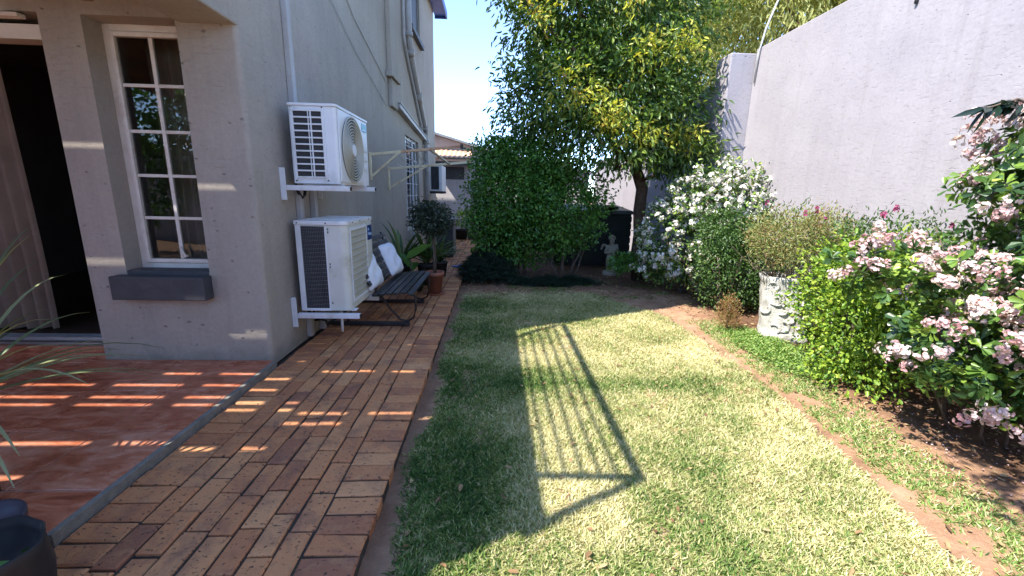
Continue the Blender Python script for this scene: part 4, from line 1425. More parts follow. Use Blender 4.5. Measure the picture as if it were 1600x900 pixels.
# ------------------------------------------------------------------ near planter and strap plant on the terrace
bag = thing("planter_bag", (-1.53, 1.12, 0.045), "black plastic planter bag with a few small leaves at the terrace edge", "planter")
g = MB()
fold_ = lambda t, z: 1 + 0.05 * math.sin(3 * t + 7 * z) + 0.025 * math.sin(8 * t)
g.lathe((-1.53, 1.12, 0.046), [(0.0, 0.0), (0.13, 0.0), (0.145, 0.10), (0.14, 0.19), (0.145, 0.22), (0.137, 0.224), (0.13, 0.19), (0.12, 0.15), (0.0, 0.14)], 40, fn=fold_)
g.build("bag", M['black_plastic'], bag)
Pn = np.stack([rng.normal(-1.53, 0.05, 22), rng.normal(1.08, 0.05, 22), rng.uniform(0.18, 0.24, 22)], 1)
leaf_mesh("foliage", Pn, rng.normal(size=(22, 3)) + np.array([0.2, -0.3, 0.7]), rng.normal(size=(22, 3)) * 0.4 + np.array([0, -0.2, 1]), rng.uniform(0.04, 0.08, 22), rng.uniform(0.025, 0.04, 22), rng.random(22), M['leaf_shrub'], bag)
pot2 = thing("plum_pot", (-1.80, 1.36, 0.045), "plum grey plastic pot standing on the tiles behind the black planter bag", "pot")
g = MB()
g.lathe((-1.73, 1.27, 0.046), [(0, 0), (0.09, 0), (0.11, 0.15), (0.125, 0.15), (0.127, 0.18), (0.117, 0.182), (0.107, 0.15), (0, 0.14)], 32)
g.build("body", M['plum_plastic'], pot2)


def tall_pot(t):
    g = MB()
    g.lathe((-2.17, 1.62, 0.046), [(0, 0), (0.08, 0), (0.10, 0.33), (0.112, 0.33), (0.112, 0.37), (0.10, 0.37), (0.095, 0.34), (0, 0.335)], 32)
    g.build("pot", M['black_plastic'], t)


M['leaf_yucca'] = leafmat("grey_green_blade", [(0, (0.06, 0.09, 0.04)), (0.5, (0.13, 0.18, 0.08)), (1, (0.30, 0.34, 0.18))], 0.4, 0.2)
strap_plant("dracaena", (-2.14, 1.62, 0.48), 46, (0.50, 0.88), "arching strap leaved dracaena in a black pot on the tiled terrace", "potted plant", M['leaf_yucca'], tall_pot, None, 0.021, (0.0, 1.25), 12, bend=0.8)

# ------------------------------------------------------------------ curtains
def curtain(x0, x1, y, z0, z1, nf, label, amp=0.035):
    g = MB()
    n = 90
    vs, fs = [], []
    for i in range(n + 1):
        f = i / n
        xx = x0 + (x1 - x0) * f
        for j in range(7):
            s = j / 6
            a = amp * (0.5 + 0.5 * s)
            vs.append((xx + 0.02 * math.sin(9 * f + 2 * s) * s, y + a * math.sin(2 * math.pi * nf * f + 0.5 * math.sin(6 * f)) + 0.02 * math.sin(3 * s + 5 * f), z1 + (z0 - z1) * s))
    for i in range(n):
        for j in range(6):
            a = i * 7 + j
            fs.append((a, a + 1, a + 8, a + 7))
    g.add(vs, fs, True)
    return tag(g.build("curtain", M['curtain'], None), label, "curtain", "beige curtains in the house")


curtain(-4.4, -3.50, 3.42, 0.19, 2.30, 8, "long beige curtain hanging in the open patio door")
curtain(-2.60, -2.02, 3.55, 0.75, 2.42, 6, "beige curtain hanging behind the small pane window", 0.03)

# ------------------------------------------------------------------ trees
def tree(name, base, top, trunk_r, limbs, label, cat='tree', group=None, mat='bark'):
    t = thing(name, base, label, cat, group)
    g = MB()
    n = 8
    P = limb_path(base, top, 0.012, n)
    g.tube(P, list(np.linspace(trunk_r * 1.1, trunk_r * 0.7, n)), 12)
    for (a, b, r) in limbs:
        g.tube(limb_path(a, b, 0.05, 6), list(np.linspace(r, r * 0.25, 6)), 8)
    g.build("trunk", M[mat], t)
    return t


tt = tree("tall_tree", (2.42, 6.85, -0.05), (2.2, 6.8, 2.6), 0.105,
          [((2.25, 6.8, 1.7), (1.2, 6.4, 3.2), 0.05), ((2.25, 6.8, 1.8), (3.0, 6.5, 3.2), 0.05), ((2.2, 6.8, 2.3), (1.9, 7.4, 5.2), 0.07), ((2.2, 6.8, 2.3), (0.6, 6.9, 4.8), 0.06),
           ((2.2, 6.8, 2.4), (2.6, 6.9, 5.6), 0.06), ((2.25, 6.8, 1.6), (1.3, 6.1, 2.2), 0.035), ((1.2, 6.4, 3.2), (0.3, 6.5, 4.0), 0.025), ((2.25, 6.8, 1.55), (2.9, 6.3, 2.1), 0.03)],
          "tall leafy tree with yellow green tips and a brown trunk beside the dark green bin")
foliage("crown", [((1.5, 7.0, 4.2), (1.35, 1.2, 1.5)), ((2.4, 7.0, 4.6), (1.0, 1.0, 1.7)), ((1.0, 7.0, 4.3), (0.72, 0.8, 1.1)), ((1.9, 6.7, 2.75), (1.0, 0.95, 0.85)), ((2.65, 6.7, 2.6), (0.55, 0.7, 0.9)),
                  ((1.05, 6.6, 2.75), (0.66, 0.65, 0.65)), ((1.7, 6.3, 2.1), (0.75, 0.6, 0.5)), ((0.45, 7.0, 3.2), (0.34, 0.5, 0.22)), ((0.35, 7.0, 4.3), (0.55, 0.5, 0.28)), ((0.55, 6.9, 2.6), (0.5, 0.45, 0.5)), ((2.9, 6.4, 1.95), (0.42, 0.4, 0.3))],
        2050, 18, 0.10, 0.098, M['leaf_tree'], tt, 'lance', 0.42, droop=0.55, spread=0.6, tint=0.62, inner=0.35, rough=0.25)

foliage("sunlit_shoot", [((0.95, 6.0, 2.72), (0.34, 0.22, 0.26)), ((1.45, 5.85, 2.42), (0.34, 0.22, 0.22)), ((1.85, 5.8, 2.2), (0.3, 0.2, 0.16)), ((0.9, 5.75, 3.9), (0.25, 0.2, 0.2)), ((1.7, 5.7, 3.75), (0.3, 0.2, 0.2)), ((2.5, 6.0, 3.3), (0.25, 0.2, 0.22)), ((2.65, 6.2, 2.15), (0.3, 0.22, 0.2)), ((0.6, 6.4, 3.75), (0.25, 0.2, 0.2)), ((1.9, 5.9, 3.1), (0.22, 0.2, 0.16))],
        130, 11, 0.07, 0.09, M['sunlit_shoot'], tt, 'lance', 0.42, droop=0.35, tint=0.4, inner=0.3)  # young tips; sunlight on the crown is put into their yellow

# round clipped shrub with bare stems
rs_ = thing("round_shrub", (0.8, 7.05, 0), "broad rounded dark green shrub on bare stems between the path and the tall tree", "shrub")
g = MB()
for k in range(7):
    a = k * 0.9
    bx, by = 1.18 + 0.10 * math.cos(a), 6.75 + 0.08 * math.sin(a)
    g.tube(limb_path((bx, by, -0.05), (bx + 0.35 * math.cos(a) - 0.05, by + 0.2 * math.sin(a), 1.0), 0.03, 5), [0.017, 0.014, 0.012, 0.010, 0.007], 7)
for k in range(4):
    bx = 0.2 + 0.12 * k
    g.tube(limb_path((bx, 7.1, -0.05), (bx + rng.normal() * 0.15, 7.1, 1.0), 0.04, 5), [0.022, 0.018, 0.015, 0.012, 0.008], 7)
g.build("stem", M['twig'], rs_)
foliage("crown", [((0.38, 7.15, 1.22), (0.80, 0.75, 0.95)), ((1.05, 6.85, 1.12), (0.74, 0.62, 0.72)), ((0.6, 7.05, 1.75), (0.62, 0.6, 0.52)), ((0.05, 7.05, 0.75), (0.44, 0.45, 0.6)), ((0.5, 7.15, 0.6), (0.6, 0.45, 0.45)), ((0.0, 7.15, 1.9), (0.35, 0.4, 0.3))],
        2300, 14, 0.065, 0.058, M['leaf_shrub'], rs_, 'oval', 0.52, droop=0.1, spread=0.8, tint=0.45, inner=0.5, rough=0.17)

# trees beyond the wall
for i, (x, y, zc, r, lab) in enumerate(((5.6, 8.6, 4.6, 1.9, "feathery olive green tree rising behind the garden wall next to the pier"), (8.2, 9.2, 5.4, 2.2, "feathery olive green tree spreading a dark branch over the garden wall"), (4.6, 12.5, 5.0, 2.0, "feathery olive green tree farther off behind the tall tree"))):
    t = tree("wattle_tree", (x, y, -0.1), (x, y, zc), 0.16, [((x, y, 2.8), (x - 1.3, y - 0.3, zc + 0.5), 0.07), ((x, y, 3.2), (x + 1.2, y - 0.5, zc + 0.8), 0.07), ((x, y, 3.5), (x - 0.4, y, zc + 1.6), 0.06)] + ([((x, y, 3.6), (x - 2.4, y - 1.6, 4.55), 0.07)] if i == 1 else []), lab, group="olive green trees beyond the garden wall")
    foliage("crown", [((x, y, zc), (r, r, r * 0.9)), ((x - r * 0.5, y - 0.4, zc + 0.7), (r * 0.6, r * 0.6, r * 0.6)), ((x + 0.7, y, zc + 1.2), (r * 0.7, r * 0.7, r * 0.7)), ((x - 0.8 * r, y, zc - 0.5), (r * 0.45, r * 0.5, r * 0.7))],
            1100, 18, 0.14, 0.15, M['leaf_far'], t, 'lance', 0.26, droop=0.9, spread=0.5, inner=0.35, tint=0.5, rough=0.25)

t = tree("yard_tree", (-6.3, -3.4, -0.1), (-6.3, -3.4, 2.4), 0.08, [((-6.3, -3.4, 1.2), (-7.0, -3.3, 2.6), 0.04), ((-6.3, -3.4, 1.4), (-5.6, -3.3, 2.6), 0.04)], "leafy tree behind the viewpoint, mirrored in the patio window panes")
foliage("crown", [((-6.3, -3.4, 2.2), (1.1, 0.8, 1.1)), ((-7.2, -3.3, 2.8), (0.9, 0.7, 0.9)), ((-5.7, -3.4, 1.4), (0.7, 0.6, 0.7)), ((-7.4, -3.0, 1.2), (0.8, 0.5, 0.7))], 620, 12, 0.10, 0.11, M['leaf_shrub'], t, 'oval', 0.5)

t = tree("added_shade_tree", (2.7, -1.6, -0.1), (2.6, -1.5, 1.9), 0.07, [((2.6, -1.5, 1.7), (1.1, 0.5, 2.65), 0.03), ((2.6, -1.5, 1.6), (2.4, -0.5, 2.6), 0.025)], "unseen small tree added behind the viewpoint to shade the shrub bed")  # unseen tree, added for the shade it throws on the bed
foliage("crown", [((0.98, 0.72, 2.65), (0.52, 0.42, 0.2)), ((1.7, 0.0, 2.7), (0.5, 0.4, 0.3)), ((2.5, -1.2, 2.6), (0.6, 0.6, 0.5))], 170, 10, 0.07, 0.10, M['leaf_tree'], t, 'lance', 0.45, inner=0.2)

# ------------------------------------------------------------------ shrubs in the bed
def shrub(name, base, label, stems, cat="shrub", group=None):
    t = thing(name, base, label, cat, group)
    g = MB()
    for a, b, r in stems:
        g.tube(limb_path(a, b, 0.04, 5), list(np.linspace(r, r * 0.4, 5)), 7)
    g.build("stem", M['twig'], t)
    return t


def stems(c, n, sp, h, r=0.016):
    sp = min(sp, 0.14)
    return [((c[0] + rng.normal() * 0.04, c[1] + rng.normal() * 0.04, -0.05), (c[0] + rng.normal() * sp, c[1] + rng.normal() * sp, h * rng.uniform(0.55, 0.8)), r) for _ in range(n)]


def heads(q, qo, n, bias=(-0.5, -0.6, 0.5), cut=0.15):
    s = qo @ unit(np.array(bias))
    k = np.where(s > cut)[0]
    k = rng.permutation(k)[:n]
    return q[k] + qo[k] * 0.03, qo[k] + np.array([0, -0.1, 0.4])


# white hawthorn against the tree
t = shrub("white_hawthorn", (2.6, 6.0, 0), "shrub smothered in white blossom next to the tree trunk", [((2.95, 5.35, -0.05), (2.6, 5.9, 0.55), 0.045)] + stems((2.75, 5.9), 7, 0.3, 1.2), group="white blossoming shrubs")
E1 = [((2.62, 6.0, 0.78), (0.50, 0.45, 0.60)), ((2.78, 5.95, 1.22), (0.42, 0.4, 0.36)), ((2.5, 5.95, 0.42), (0.42, 0.38, 0.3))]
q, qo = foliage("foliage", E1, 420, 11, 0.05, 0.06, M['leaf_haw'], t, 'obovate', 0.5, inner=0.6)
c_, n_ = heads(q, qo, 300, cut=0.0)
blossoms("blossom", c_, n_, M['petal_white'], t, 12, 0.045, 0.020)
t = shrub("white_hawthorn", (3.2, 5.7, 0), "taller white blossoming shrub in front of the wall pier", stems((3.2, 5.65), 7, 0.25, 1.5), group="white blossoming shrubs")
E1 = [((3.25, 5.6, 1.30), (0.48, 0.35, 0.45)), ((2.98, 5.75, 1.42), (0.30, 0.3, 0.40)), ((3.15, 5.6, 0.8), (0.4, 0.35, 0.5))]
q, qo = foliage("foliage", E1, 380, 11, 0.05, 0.06, M['leaf_haw'], t, 'obovate', 0.5, inner=0.6)
c_, n_ = heads(q, qo, 210, (-0.3, -0.5, 0.8), 0.0)
blossoms("blossom", c_, n_, M['petal_white'], t, 12, 0.045, 0.020)
# boxwood
t = shrub("boxwood", (2.85, 4.95, 0), "dark green small leaved boxwood between the white blossom and the stone planter", stems((2.85, 4.95), 8, 0.22, 0.9))
foliage("foliage", [((2.85, 4.95, 0.55), (0.46, 0.42, 0.52)), ((2.75, 4.95, 0.95), (0.30, 0.3, 0.28)), ((3.1, 4.9, 0.5), (0.35, 0.35, 0.45))], 760, 13, 0.045, 0.036, M['leaf_box'], t, 'oval', 0.5, inner=0.55, rough=0.1)
# stone planter with a dying shrub
pl = thing("stone_planter", (2.93, 3.95, 0), "tall white cast stone planter with scroll relief at the edge of the bed", "planter")
PC = (2.94, 3.98)
M['whitestone'] = mottled("whitewashed_stone", (0.46, 0.44, 0.40), (0.64, 0.62, 0.58), 16, 0.85, bstr=0.9, bdist=0.016, grime=(0.15, 0.135, 0.11))
g = MB()
SQ = lambda t: 1.0 / (abs(math.cos(t + 0.5)) ** 4 + abs(math.sin(t + 0.5)) ** 4) ** 0.25
g.lathe((PC[0], PC[1], -0.03), [(0.0, 0.0), (0.215, 0.0), (0.217, 0.05), (0.205, 0.09)] + [(0.198 - 0.035 * k / 14, 0.10 + 0.47 * k / 14) for k in range(15)] + [(0.165, 0.58), (0.172, 0.60), (0.176, 0.64), (0.15, 0.645), (0.14, 0.60), (0.0, 0.59)], 72,
        fn=lambda t, z: SQ(t) * (1 + (0.03 * math.sin(7 * t + 10 * z) * math.sin(16 * z) + 0.022 * math.sin(11 * t - 23 * z)) * (0.1 < z < 0.58)))
g.v = [(x - 0.20 * z, y, z) for x, y, z in g.v]
g.build("body", M['whitestone'], pl)
g = MB()


def swirl(z, a0, s, turn=1.0):
    pts = []
    for k in range(22):
        f = k / 21
        r = s * (1 - 0.45 * f)
        th = turn * (f * 3.6 + a0)
        a, zz = a0 + r * math.cos(th) / 0.21, z + r * math.sin(th)
        rad = float(np.interp(zz, [0.0, 0.06, 0.57, 0.6], [0.215, 0.200, 0.167, 0.172])) * SQ(a) + 0.003
        pts.append((PC[0] - 0.20 * zz + rad * math.cos(a), PC[1] + rad * math.sin(a), zz))
    g.tube(pts, list(np.linspace(0.012, 0.016, 22)), 7)


for z, a0, s, tn in ((0.42, -2.3, 0.085, 1), (0.40, -1.35, 0.08, -1), (0.22, -1.9, 0.075, -1), (0.20, -1.05, 0.075, 1), (0.50, -1.8, 0.05, 1), (0.10, -1.5, 0.05, 1), (0.1, -2.4, 0.05, -1), (0.3, -2.8, 0.06, 1), (0.31, -2.1, 0.06, 1), (0.32, -1.55, 0.055, -1), (0.15, -2.1, 0.07, 1), (0.52, -2.4, 0.05, -1), (0.5, -1.2, 0.06, 1), (0.3, -1.0, 0.05, -1)):
    swirl(z, a0, s, tn)
g.build("scroll_relief", M['whitestone'], pl)
t = thing("drying_shrub", (2.95, 4.0, 0.58), "half dried pale olive shrub growing out of the white stone planter", "shrub")
g = MB()
for k in range(26):
    a, e = rng.uniform(0, 6.28), rng.uniform(0.5, 1.4)
    p = (PC[0] - 0.12 + 0.06 * math.cos(a), PC[1] + 0.06 * math.sin(a), 0.55)
    L = rng.uniform(0.3, 0.6)
    g.tube(limb_path(p, (p[0] + L * math.cos(a) * math.cos(e), p[1] + L * math.sin(a) * math.cos(e), p[2] + L * math.sin(e)), 0.05, 4), [0.007, 0.005, 0.003, 0.0015], 5)
g.build("stem", M['twig'], t)
foliage("foliage", [((2.93, 4.0, 0.98), (0.44, 0.40, 0.27)), ((2.72, 3.95, 0.92), (0.26, 0.28, 0.2)), ((3.2, 4.0, 1.0), (0.32, 0.3, 0.24))], 560, 13, 0.05, 0.034, M['leaf_dry'], t, 'lance', 0.36, inner=0.3, droop=-0.3, tint=0.55)
# magenta-flowered shrub in front of the wall
t = shrub("salvia_shrub", (3.15, 3.9, 0), "loose green shrub with a few magenta flower spikes along the foot of the sunlit wall", stems((3.2, 3.8), 9, 0.3, 1.2))
E1 = [((3.22, 3.75, 0.75), (0.26, 0.55, 0.42)), ((3.2, 3.1, 0.78), (0.26, 0.5, 0.42)), ((3.2, 4.5, 0.85), (0.25, 0.5, 0.40)), ((3.25, 3.4, 1.0), (0.22, 0.4, 0.22))]
foliage("foliage", E1, 620, 12, 0.06, 0.04, M['leaf_box'], t, 'lance', 0.42, inner=0.35, droop=-0.4, rough=0.2)
FC = np.array([[2.95, 4.55, 1.28], [2.98, 4.0, 1.20], [3.05, 3.95, 1.24], [3.1, 3.2, 1.28], [3.15, 3.35, 1.22], [2.98, 3.75, 1.18], [3.12, 2.8, 1.2]])
FC = np.concatenate([FC, FC[:5] + [0, 0, 0.025]])
blossoms("blossom", FC, np.tile([[-0.3, -0.5, 0.6]], (len(FC), 1)), M['petal_magenta'], t, 5, 0.014, 0.016, 4)
# lime privet
t = shrub("privet", (2.80, 3.15, 0), "bright lime green privet spilling over beside the stone planter", stems((2.9, 3.1), 10, 0.3, 0.9))
foliage("foliage", [((2.86, 3.22, 0.55), (0.40, 0.40, 0.50)), ((2.75, 2.92, 0.32), (0.34, 0.36, 0.32)), ((2.95, 3.0, 0.75), (0.36, 0.38, 0.34)), ((2.62, 2.75, 0.14), (0.24, 0.24, 0.14)), ((3.1, 3.3, 0.6), (0.3, 0.4, 0.45))], 900, 12, 0.045, 0.036, M['leaf_privet'], t, 'oval', 0.55, inner=0.55, rough=0.15, tint=0.6)

# big pink Indian hawthorn near the camera
t = shrub("pink_hawthorn", (2.9, 2.2, 0), "large spreading shrub with glossy round leaves and pale pink blossom heads", [((2.85, 2.25, -0.05), (2.5, 2.3, 0.9), 0.009), ((2.95, 2.05, -0.05), (2.7, 1.9, 1.0), 0.009), ((3.1, 2.2, -0.05), (3.0, 2.4, 1.5), 0.009), ((2.98, 2.4, -0.05), (2.7, 2.5, 1.2), 0.009), ((2.9, 2.1, -0.05), (2.5, 1.9, 0.5), 0.009)])
E1 = [((2.62, 2.42, 1.00), (0.55, 0.40, 0.13)), ((2.98, 2.15, 1.38), (0.42, 0.42, 0.40)), ((2.62, 2.12, 0.62), (0.44, 0.38, 0.24)), ((2.9, 1.95, 0.55), (0.42, 0.38, 0.36)), ((3.1, 2.1, 0.95), (0.42, 0.5, 0.55)), ((2.45, 2.40, 0.88), (0.32, 0.28, 0.16)), ((2.75, 1.8, 0.95), (0.35, 0.3, 0.35)), ((2.95, 1.95, 0.34), (0.40, 0.36, 0.22)), ((2.55, 2.1, 0.42), (0.25, 0.25, 0.14)), ((3.0, 2.2, 1.62), (0.35, 0.35, 0.28)), ((2.75, 2.2, 1.45), (0.22, 0.2, 0.14))]
_, _, _, q, qo = crown_pts(E1, 1450, 1, 0.01, 0.45, 0.2)
per = 8
A = np.repeat(unit(qo + rng.normal(size=qo.shape) * 0.45 + np.array([-0.1, -0.1, 0.35])), per, 0)
U = unit(np.cross(A, rng.normal(size=A.shape)))
W_ = np.cross(A, U)
n = len(A)
th = rng.uniform(0, 6.28, n)
rad_ = U * np.cos(th)[:, None] + W_ * np.sin(th)[:, None]
tip = rng.random((n, 1))
P = np.repeat(q, per, 0) - A * (0.05 * (1 - tip))
D = rad_ + A * (0.15 + 0.7 * tip)
LL = rng.uniform(0.040, 0.075, n) * (1.1 - 0.3 * tip[:, 0])
young = np.repeat(rng.random(len(q)), per)
leaf_mesh("foliage", P, D, A + rad_ * -0.2 + rng.normal(size=(n, 3)) * 0.15, LL, LL * 0.52, np.clip(0.62 * young + 0.22 * tip[:, 0] + 0.16 * rng.random(n), 0, 1), M['leaf_haw'], t, 'obovate', fold=0.10, curl=0.14)
c_, n_ = heads(q, qo, 95, (-0.5, -0.4, 0.6), 0.05)
c_, n_ = np.repeat(c_, 5, 0), np.repeat(n_, 5, 0)
c_ = c_ + rng.normal(size=c_.shape) * np.array([0.05, 0.05, 0.026]) + unit(n_) * 0.03
blossoms("blossom", c_, n_ + rng.normal(size=n_.shape) * 0.3, M['petal_pink'], t, 20, 0.034, 0.0115)
# broad dark leaves reaching in from the tree behind the hawthorn
t = thing("broadleaf_branch", (3.3, 2.4, 0), "slender sapling with large dark drooping leaves rising above the pink blossom", "sapling")
g = MB()
g.tube([(3.3, 2.4, -0.05), (3.28, 2.4, 1.2), (3.15, 2.38, 1.82), (2.80, 2.33, 1.90), (2.60, 2.3, 1.84)], [0.02, 0.016, 0.012, 0.007, 0.004], 7)
g.tube([(3.28, 2.4, 1.2), (3.25, 2.3, 2.0), (3.02, 2.2, 2.62)], [0.012, 0.01, 0.004], 7)
g.tube([(3.28, 2.4, 0.9), (3.0, 2.0, 1.1)], [0.01, 0.004], 7)
g.build("stem", M['twig'], t)
k = 34
f = rng.random(k)
Pn = np.array([2.60, 2.3, 1.84]) + (np.array([3.15, 2.38, 1.82]) - np.array([2.60, 2.3, 1.84])) * f[:, None] + np.array([0, 0, 0.05]) * np.sin(3.1 * f)[:, None]
leaf_mesh("foliage", Pn, np.stack([-np.abs(rng.normal(0.7, 0.4, k)), rng.normal(-0.1, 0.5, k), rng.normal(-0.35, 0.3, k)], 1), rng.normal(size=(k, 3)) * 0.3 + np.array([0, -0.5, 0.8]), rng.uniform(0.09, 0.15, k), rng.uniform(0.035, 0.055, k), rng.random(k), M['leaf_dark'], t, 'lance', fold=0.15, curl=0.15)
k = 12
Pn = np.array([3.02, 2.2, 2.62]) + rng.normal(size=(k, 3)) * 0.03
leaf_mesh("foliage_tip", Pn, rng.normal(size=(k, 3)) + np.array([-0.3, 0, -0.4]), rng.normal(size=(k, 3)) * 0.3 + np.array([0, -0.5, 0.8]), rng.uniform(0.07, 0.1, k), rng.uniform(0.035, 0.05, k), rng.random(k), M['leaf_dark'], t, 'lance')
k = 16
Pn = np.array([2.95, 1.98, 1.12]) + rng.normal(size=(k, 3)) * np.array([0.12, 0.08, 0.08])
leaf_mesh("bright_foliage", Pn, rng.normal(size=(k, 3)) + np.array([-0.3, -0.2, -0.2]), rng.normal(size=(k, 3)) * 0.4 + np.array([-0.2, -0.6, 0.7]), rng.uniform(0.08, 0.13, k), rng.uniform(0.035, 0.055, k), rng.random(k), M['leaf_bright'], t, 'lance', fold=0.15, curl=0.12)

# small browned conifer and a young shrub
t = thing("dwarf_conifer", (2.46, 4.15, 0), "small browning dwarf conifer standing at the edge of the lawn near the stone planter", "shrub")
g = MB()
g.tube([(2.46, 4.15, -0.05), (2.46, 4.15, 0.28)], [0.012, 0.005], 6)
g.build("stem", M['twig'], t)
foliage("foliage", [((2.45, 4.15, 0.22), (0.105, 0.10, 0.13)), ((2.46, 4.13, 0.10), (0.10, 0.1, 0.08))], 150, 12, 0.018, 0.026, M['leaf_rust'], t, 'lance', 0.3, droop=-0.8, zmin=-0.01, inner=0.35)
t = thing("young_shrub", (1.98, 6.35, 0), "young glossy shrub on a thin stem in front of the stone cherub", "shrub")
g = MB()
g.tube([(1.98, 6.35, -0.06), (1.98, 6.36, 0.2), (1.97, 6.35, 0.38)], [0.010, 0.007, 0.004], 6)
g.build("stem", M['twig'], t)
foliage("foliage", [((1.98, 6.35, 0.33), (0.19, 0.18, 0.13))], 60, 8, 0.03, 0.06, M['leaf_shrub'], t, 'oval', 0.5)

# ------------------------------------------------------------------ dark green compost bin and the cherub statue
cb = thing("compost_bin", (1.9, 8.6, 0), "large black green slatted garden bin behind the tree trunk and the cherub", "bin")
g = MB()
g.box(1.15, 2.66, 8.2, 9.1, -0.05, 0.98)
for k in range(7):
    g.box(1.14, 2.67, 8.19, 8.1995, 0.02 + k * 0.135, 0.125 + k * 0.135)
g.build("body", M['green_plastic'], cb, 0.006)
g = MB()
g.add([(1.10, 8.14, 0.982), (2.71, 8.14, 0.982), (2.71, 9.15, 0.982), (1.10, 9.15, 0.982), (1.14, 8.2, 1.05), (2.67, 8.2, 1.05), (2.63, 9.1, 1.13), (1.18, 9.1, 1.13)],
      [(3, 2, 1, 0), (4, 5, 6, 7), (0, 1, 5, 4), (1, 2, 6, 5), (2, 3, 7, 6), (3, 0, 4, 7)])
g.build("lid", M['green_plastic'], cb, 0.008)
bs = thing("draped_bag", (2.25, 8.35, 1.1), "crumpled dark bag with a white corner lying on the bin lid", "bag")
g = MB()
g.lathe((2.2, 8.45, 1.07), [(0.0, 0.0), (0.22, 0.0), (0.24, 0.03), (0.16, 0.07), (0.0, 0.075)], 30, fn=lambda t, z: 1 + 0.2 * math.sin(4 * t + 20 * z) + 0.1 * math.sin(9 * t))
g.build("sack", M['black_plastic'], bs)
g = MB()
g.lathe((2.18, 8.28, 1.085), [(0.0, 0.0), (0.075, 0.0), (0.07, 0.012), (0.0, 0.016)], 20, fn=lambda t, z: 1 + 0.35 * math.sin(2 * t))
g.build("white_corner", M['bracket'], bs)


def statue():
    o = thing("cherub_statue", (2.06, 7.3, 0), "weathered stone cherub statue standing with folded arms in front of the dark bin", "statue")
    V_ = {}
    J = [("pelvis", (0, 0, 0.26), 0.062), ("waist", (0, 0.005, 0.33), 0.056), ("chest", (0, 0.01, 0.41), 0.062), ("neck", (0, 0.0, 0.485), 0.030), ("head0", (0.0, -0.01, 0.53), 0.050), ("head1", (-0.004, -0.018, 0.585), 0.056), ("head2", (-0.004, -0.005, 0.63), 0.036),
         ("hipl", (-0.045, 0, 0.24), 0.052), ("kneel", (-0.05, -0.025, 0.14), 0.038), ("ankl", (-0.045, 0.0, 0.055), 0.026), ("footl", (-0.05, -0.045, 0.035), 0.022),
         ("hipr", (0.045, 0, 0.24), 0.052), ("kneer", (0.055, -0.01, 0.14), 0.038), ("ankr", (0.05, 0.005, 0.055), 0.026), ("footr", (0.06, -0.04, 0.035), 0.022),
         ("shl", (-0.075, 0.005, 0.435), 0.034), ("ell", (-0.115, -0.02, 0.345), 0.027), ("hal", (-0.03, -0.085, 0.36), 0.022), ("hal2", (0.02, -0.09, 0.375), 0.016),
         ("shr", (0.075, 0.005, 0.435), 0.034), ("elr", (0.115, -0.015, 0.34), 0.027), ("har", (0.04, -0.085, 0.33), 0.022), ("har2", (-0.01, -0.09, 0.335), 0.016),
         ("wl1", (-0.05, 0.07, 0.44), 0.022), ("wl2", (-0.12, 0.11, 0.48), 0.030), ("wl3", (-0.15, 0.12, 0.38), 0.016), ("wr1", (0.05, 0.07, 0.44), 0.022), ("wr2", (0.12, 0.11, 0.48), 0.030), ("wr3", (0.15, 0.12, 0.38), 0.016),
         ("nose", (-0.006, -0.078, 0.572), 0.010)]
    E_ = [("pelvis", "waist"), ("waist", "chest"), ("chest", "neck"), ("neck", "head0"), ("head0", "head1"), ("head1", "head2"), ("pelvis", "hipl"), ("hipl", "kneel"), ("kneel", "ankl"), ("ankl", "footl"), ("pelvis", "hipr"), ("hipr", "kneer"), ("kneer", "ankr"), ("ankr", "footr"),
          ("chest", "shl"), ("shl", "ell"), ("ell", "hal"), ("hal", "hal2"), ("chest", "shr"), ("shr", "elr"), ("elr", "har"), ("har", "har2"), ("chest", "wl1"), ("wl1", "wl2"), ("wl2", "wl3"), ("chest", "wr1"), ("wr1", "wr2"), ("wr2", "wr3"), ("head1", "nose")]
    ix = {j[0]: i for i, j in enumerate(J)}
    me = bpy.data.meshes.new("figure")
    me.from_pydata([(2.06 + j[1][0], 7.3 + j[1][1], j[1][2] + 0.005) for j in J], [(ix[a], ix[b]) for a, b in E_], [])
    me.materials.append(M['stone'])
    b = bpy.data.objects.new("figure", me)
    link(b, o)
    b.modifiers.new("skin", 'SKIN').use_smooth_shade = True
    for i, j in enumerate(J):
        me.skin_vertices[0].data[i].radius = (j[2], j[2])
    me.skin_vertices[0].data[0].use_root = True
    sd = b.modifiers.new("subsurf", 'SUBSURF')
    sd.levels = sd.render_levels = 2
    g = MB()
    for k in range(44):
        a, e = rng.uniform(0, 6.28), rng.uniform(-0.1, 1.4)
        if -2.3 < (a if a < math.pi else a - 2 * math.pi) < -0.8 and e < 0.75: continue
        g.ring((2.055 + 0.058 * math.cos(a) * math.cos(e), 7.287 + 0.058 * math.sin(a) * math.cos(e), 0.602 + 0.054 * math.sin(e)), (math.cos(a), math.sin(a), 0.4), 0.010, 0.006, 10, 5)
    g.build("hair", M['stone'], o)
    g = MB()
    g.lathe((2.06, 7.3, -0.05), [(0, 0), (0.13, 0), (0.13, 0.06), (0.11, 0.075), (0, 0.078)], 24)
    g.build("plinth", M['stone'], o, 0.004)


statue()

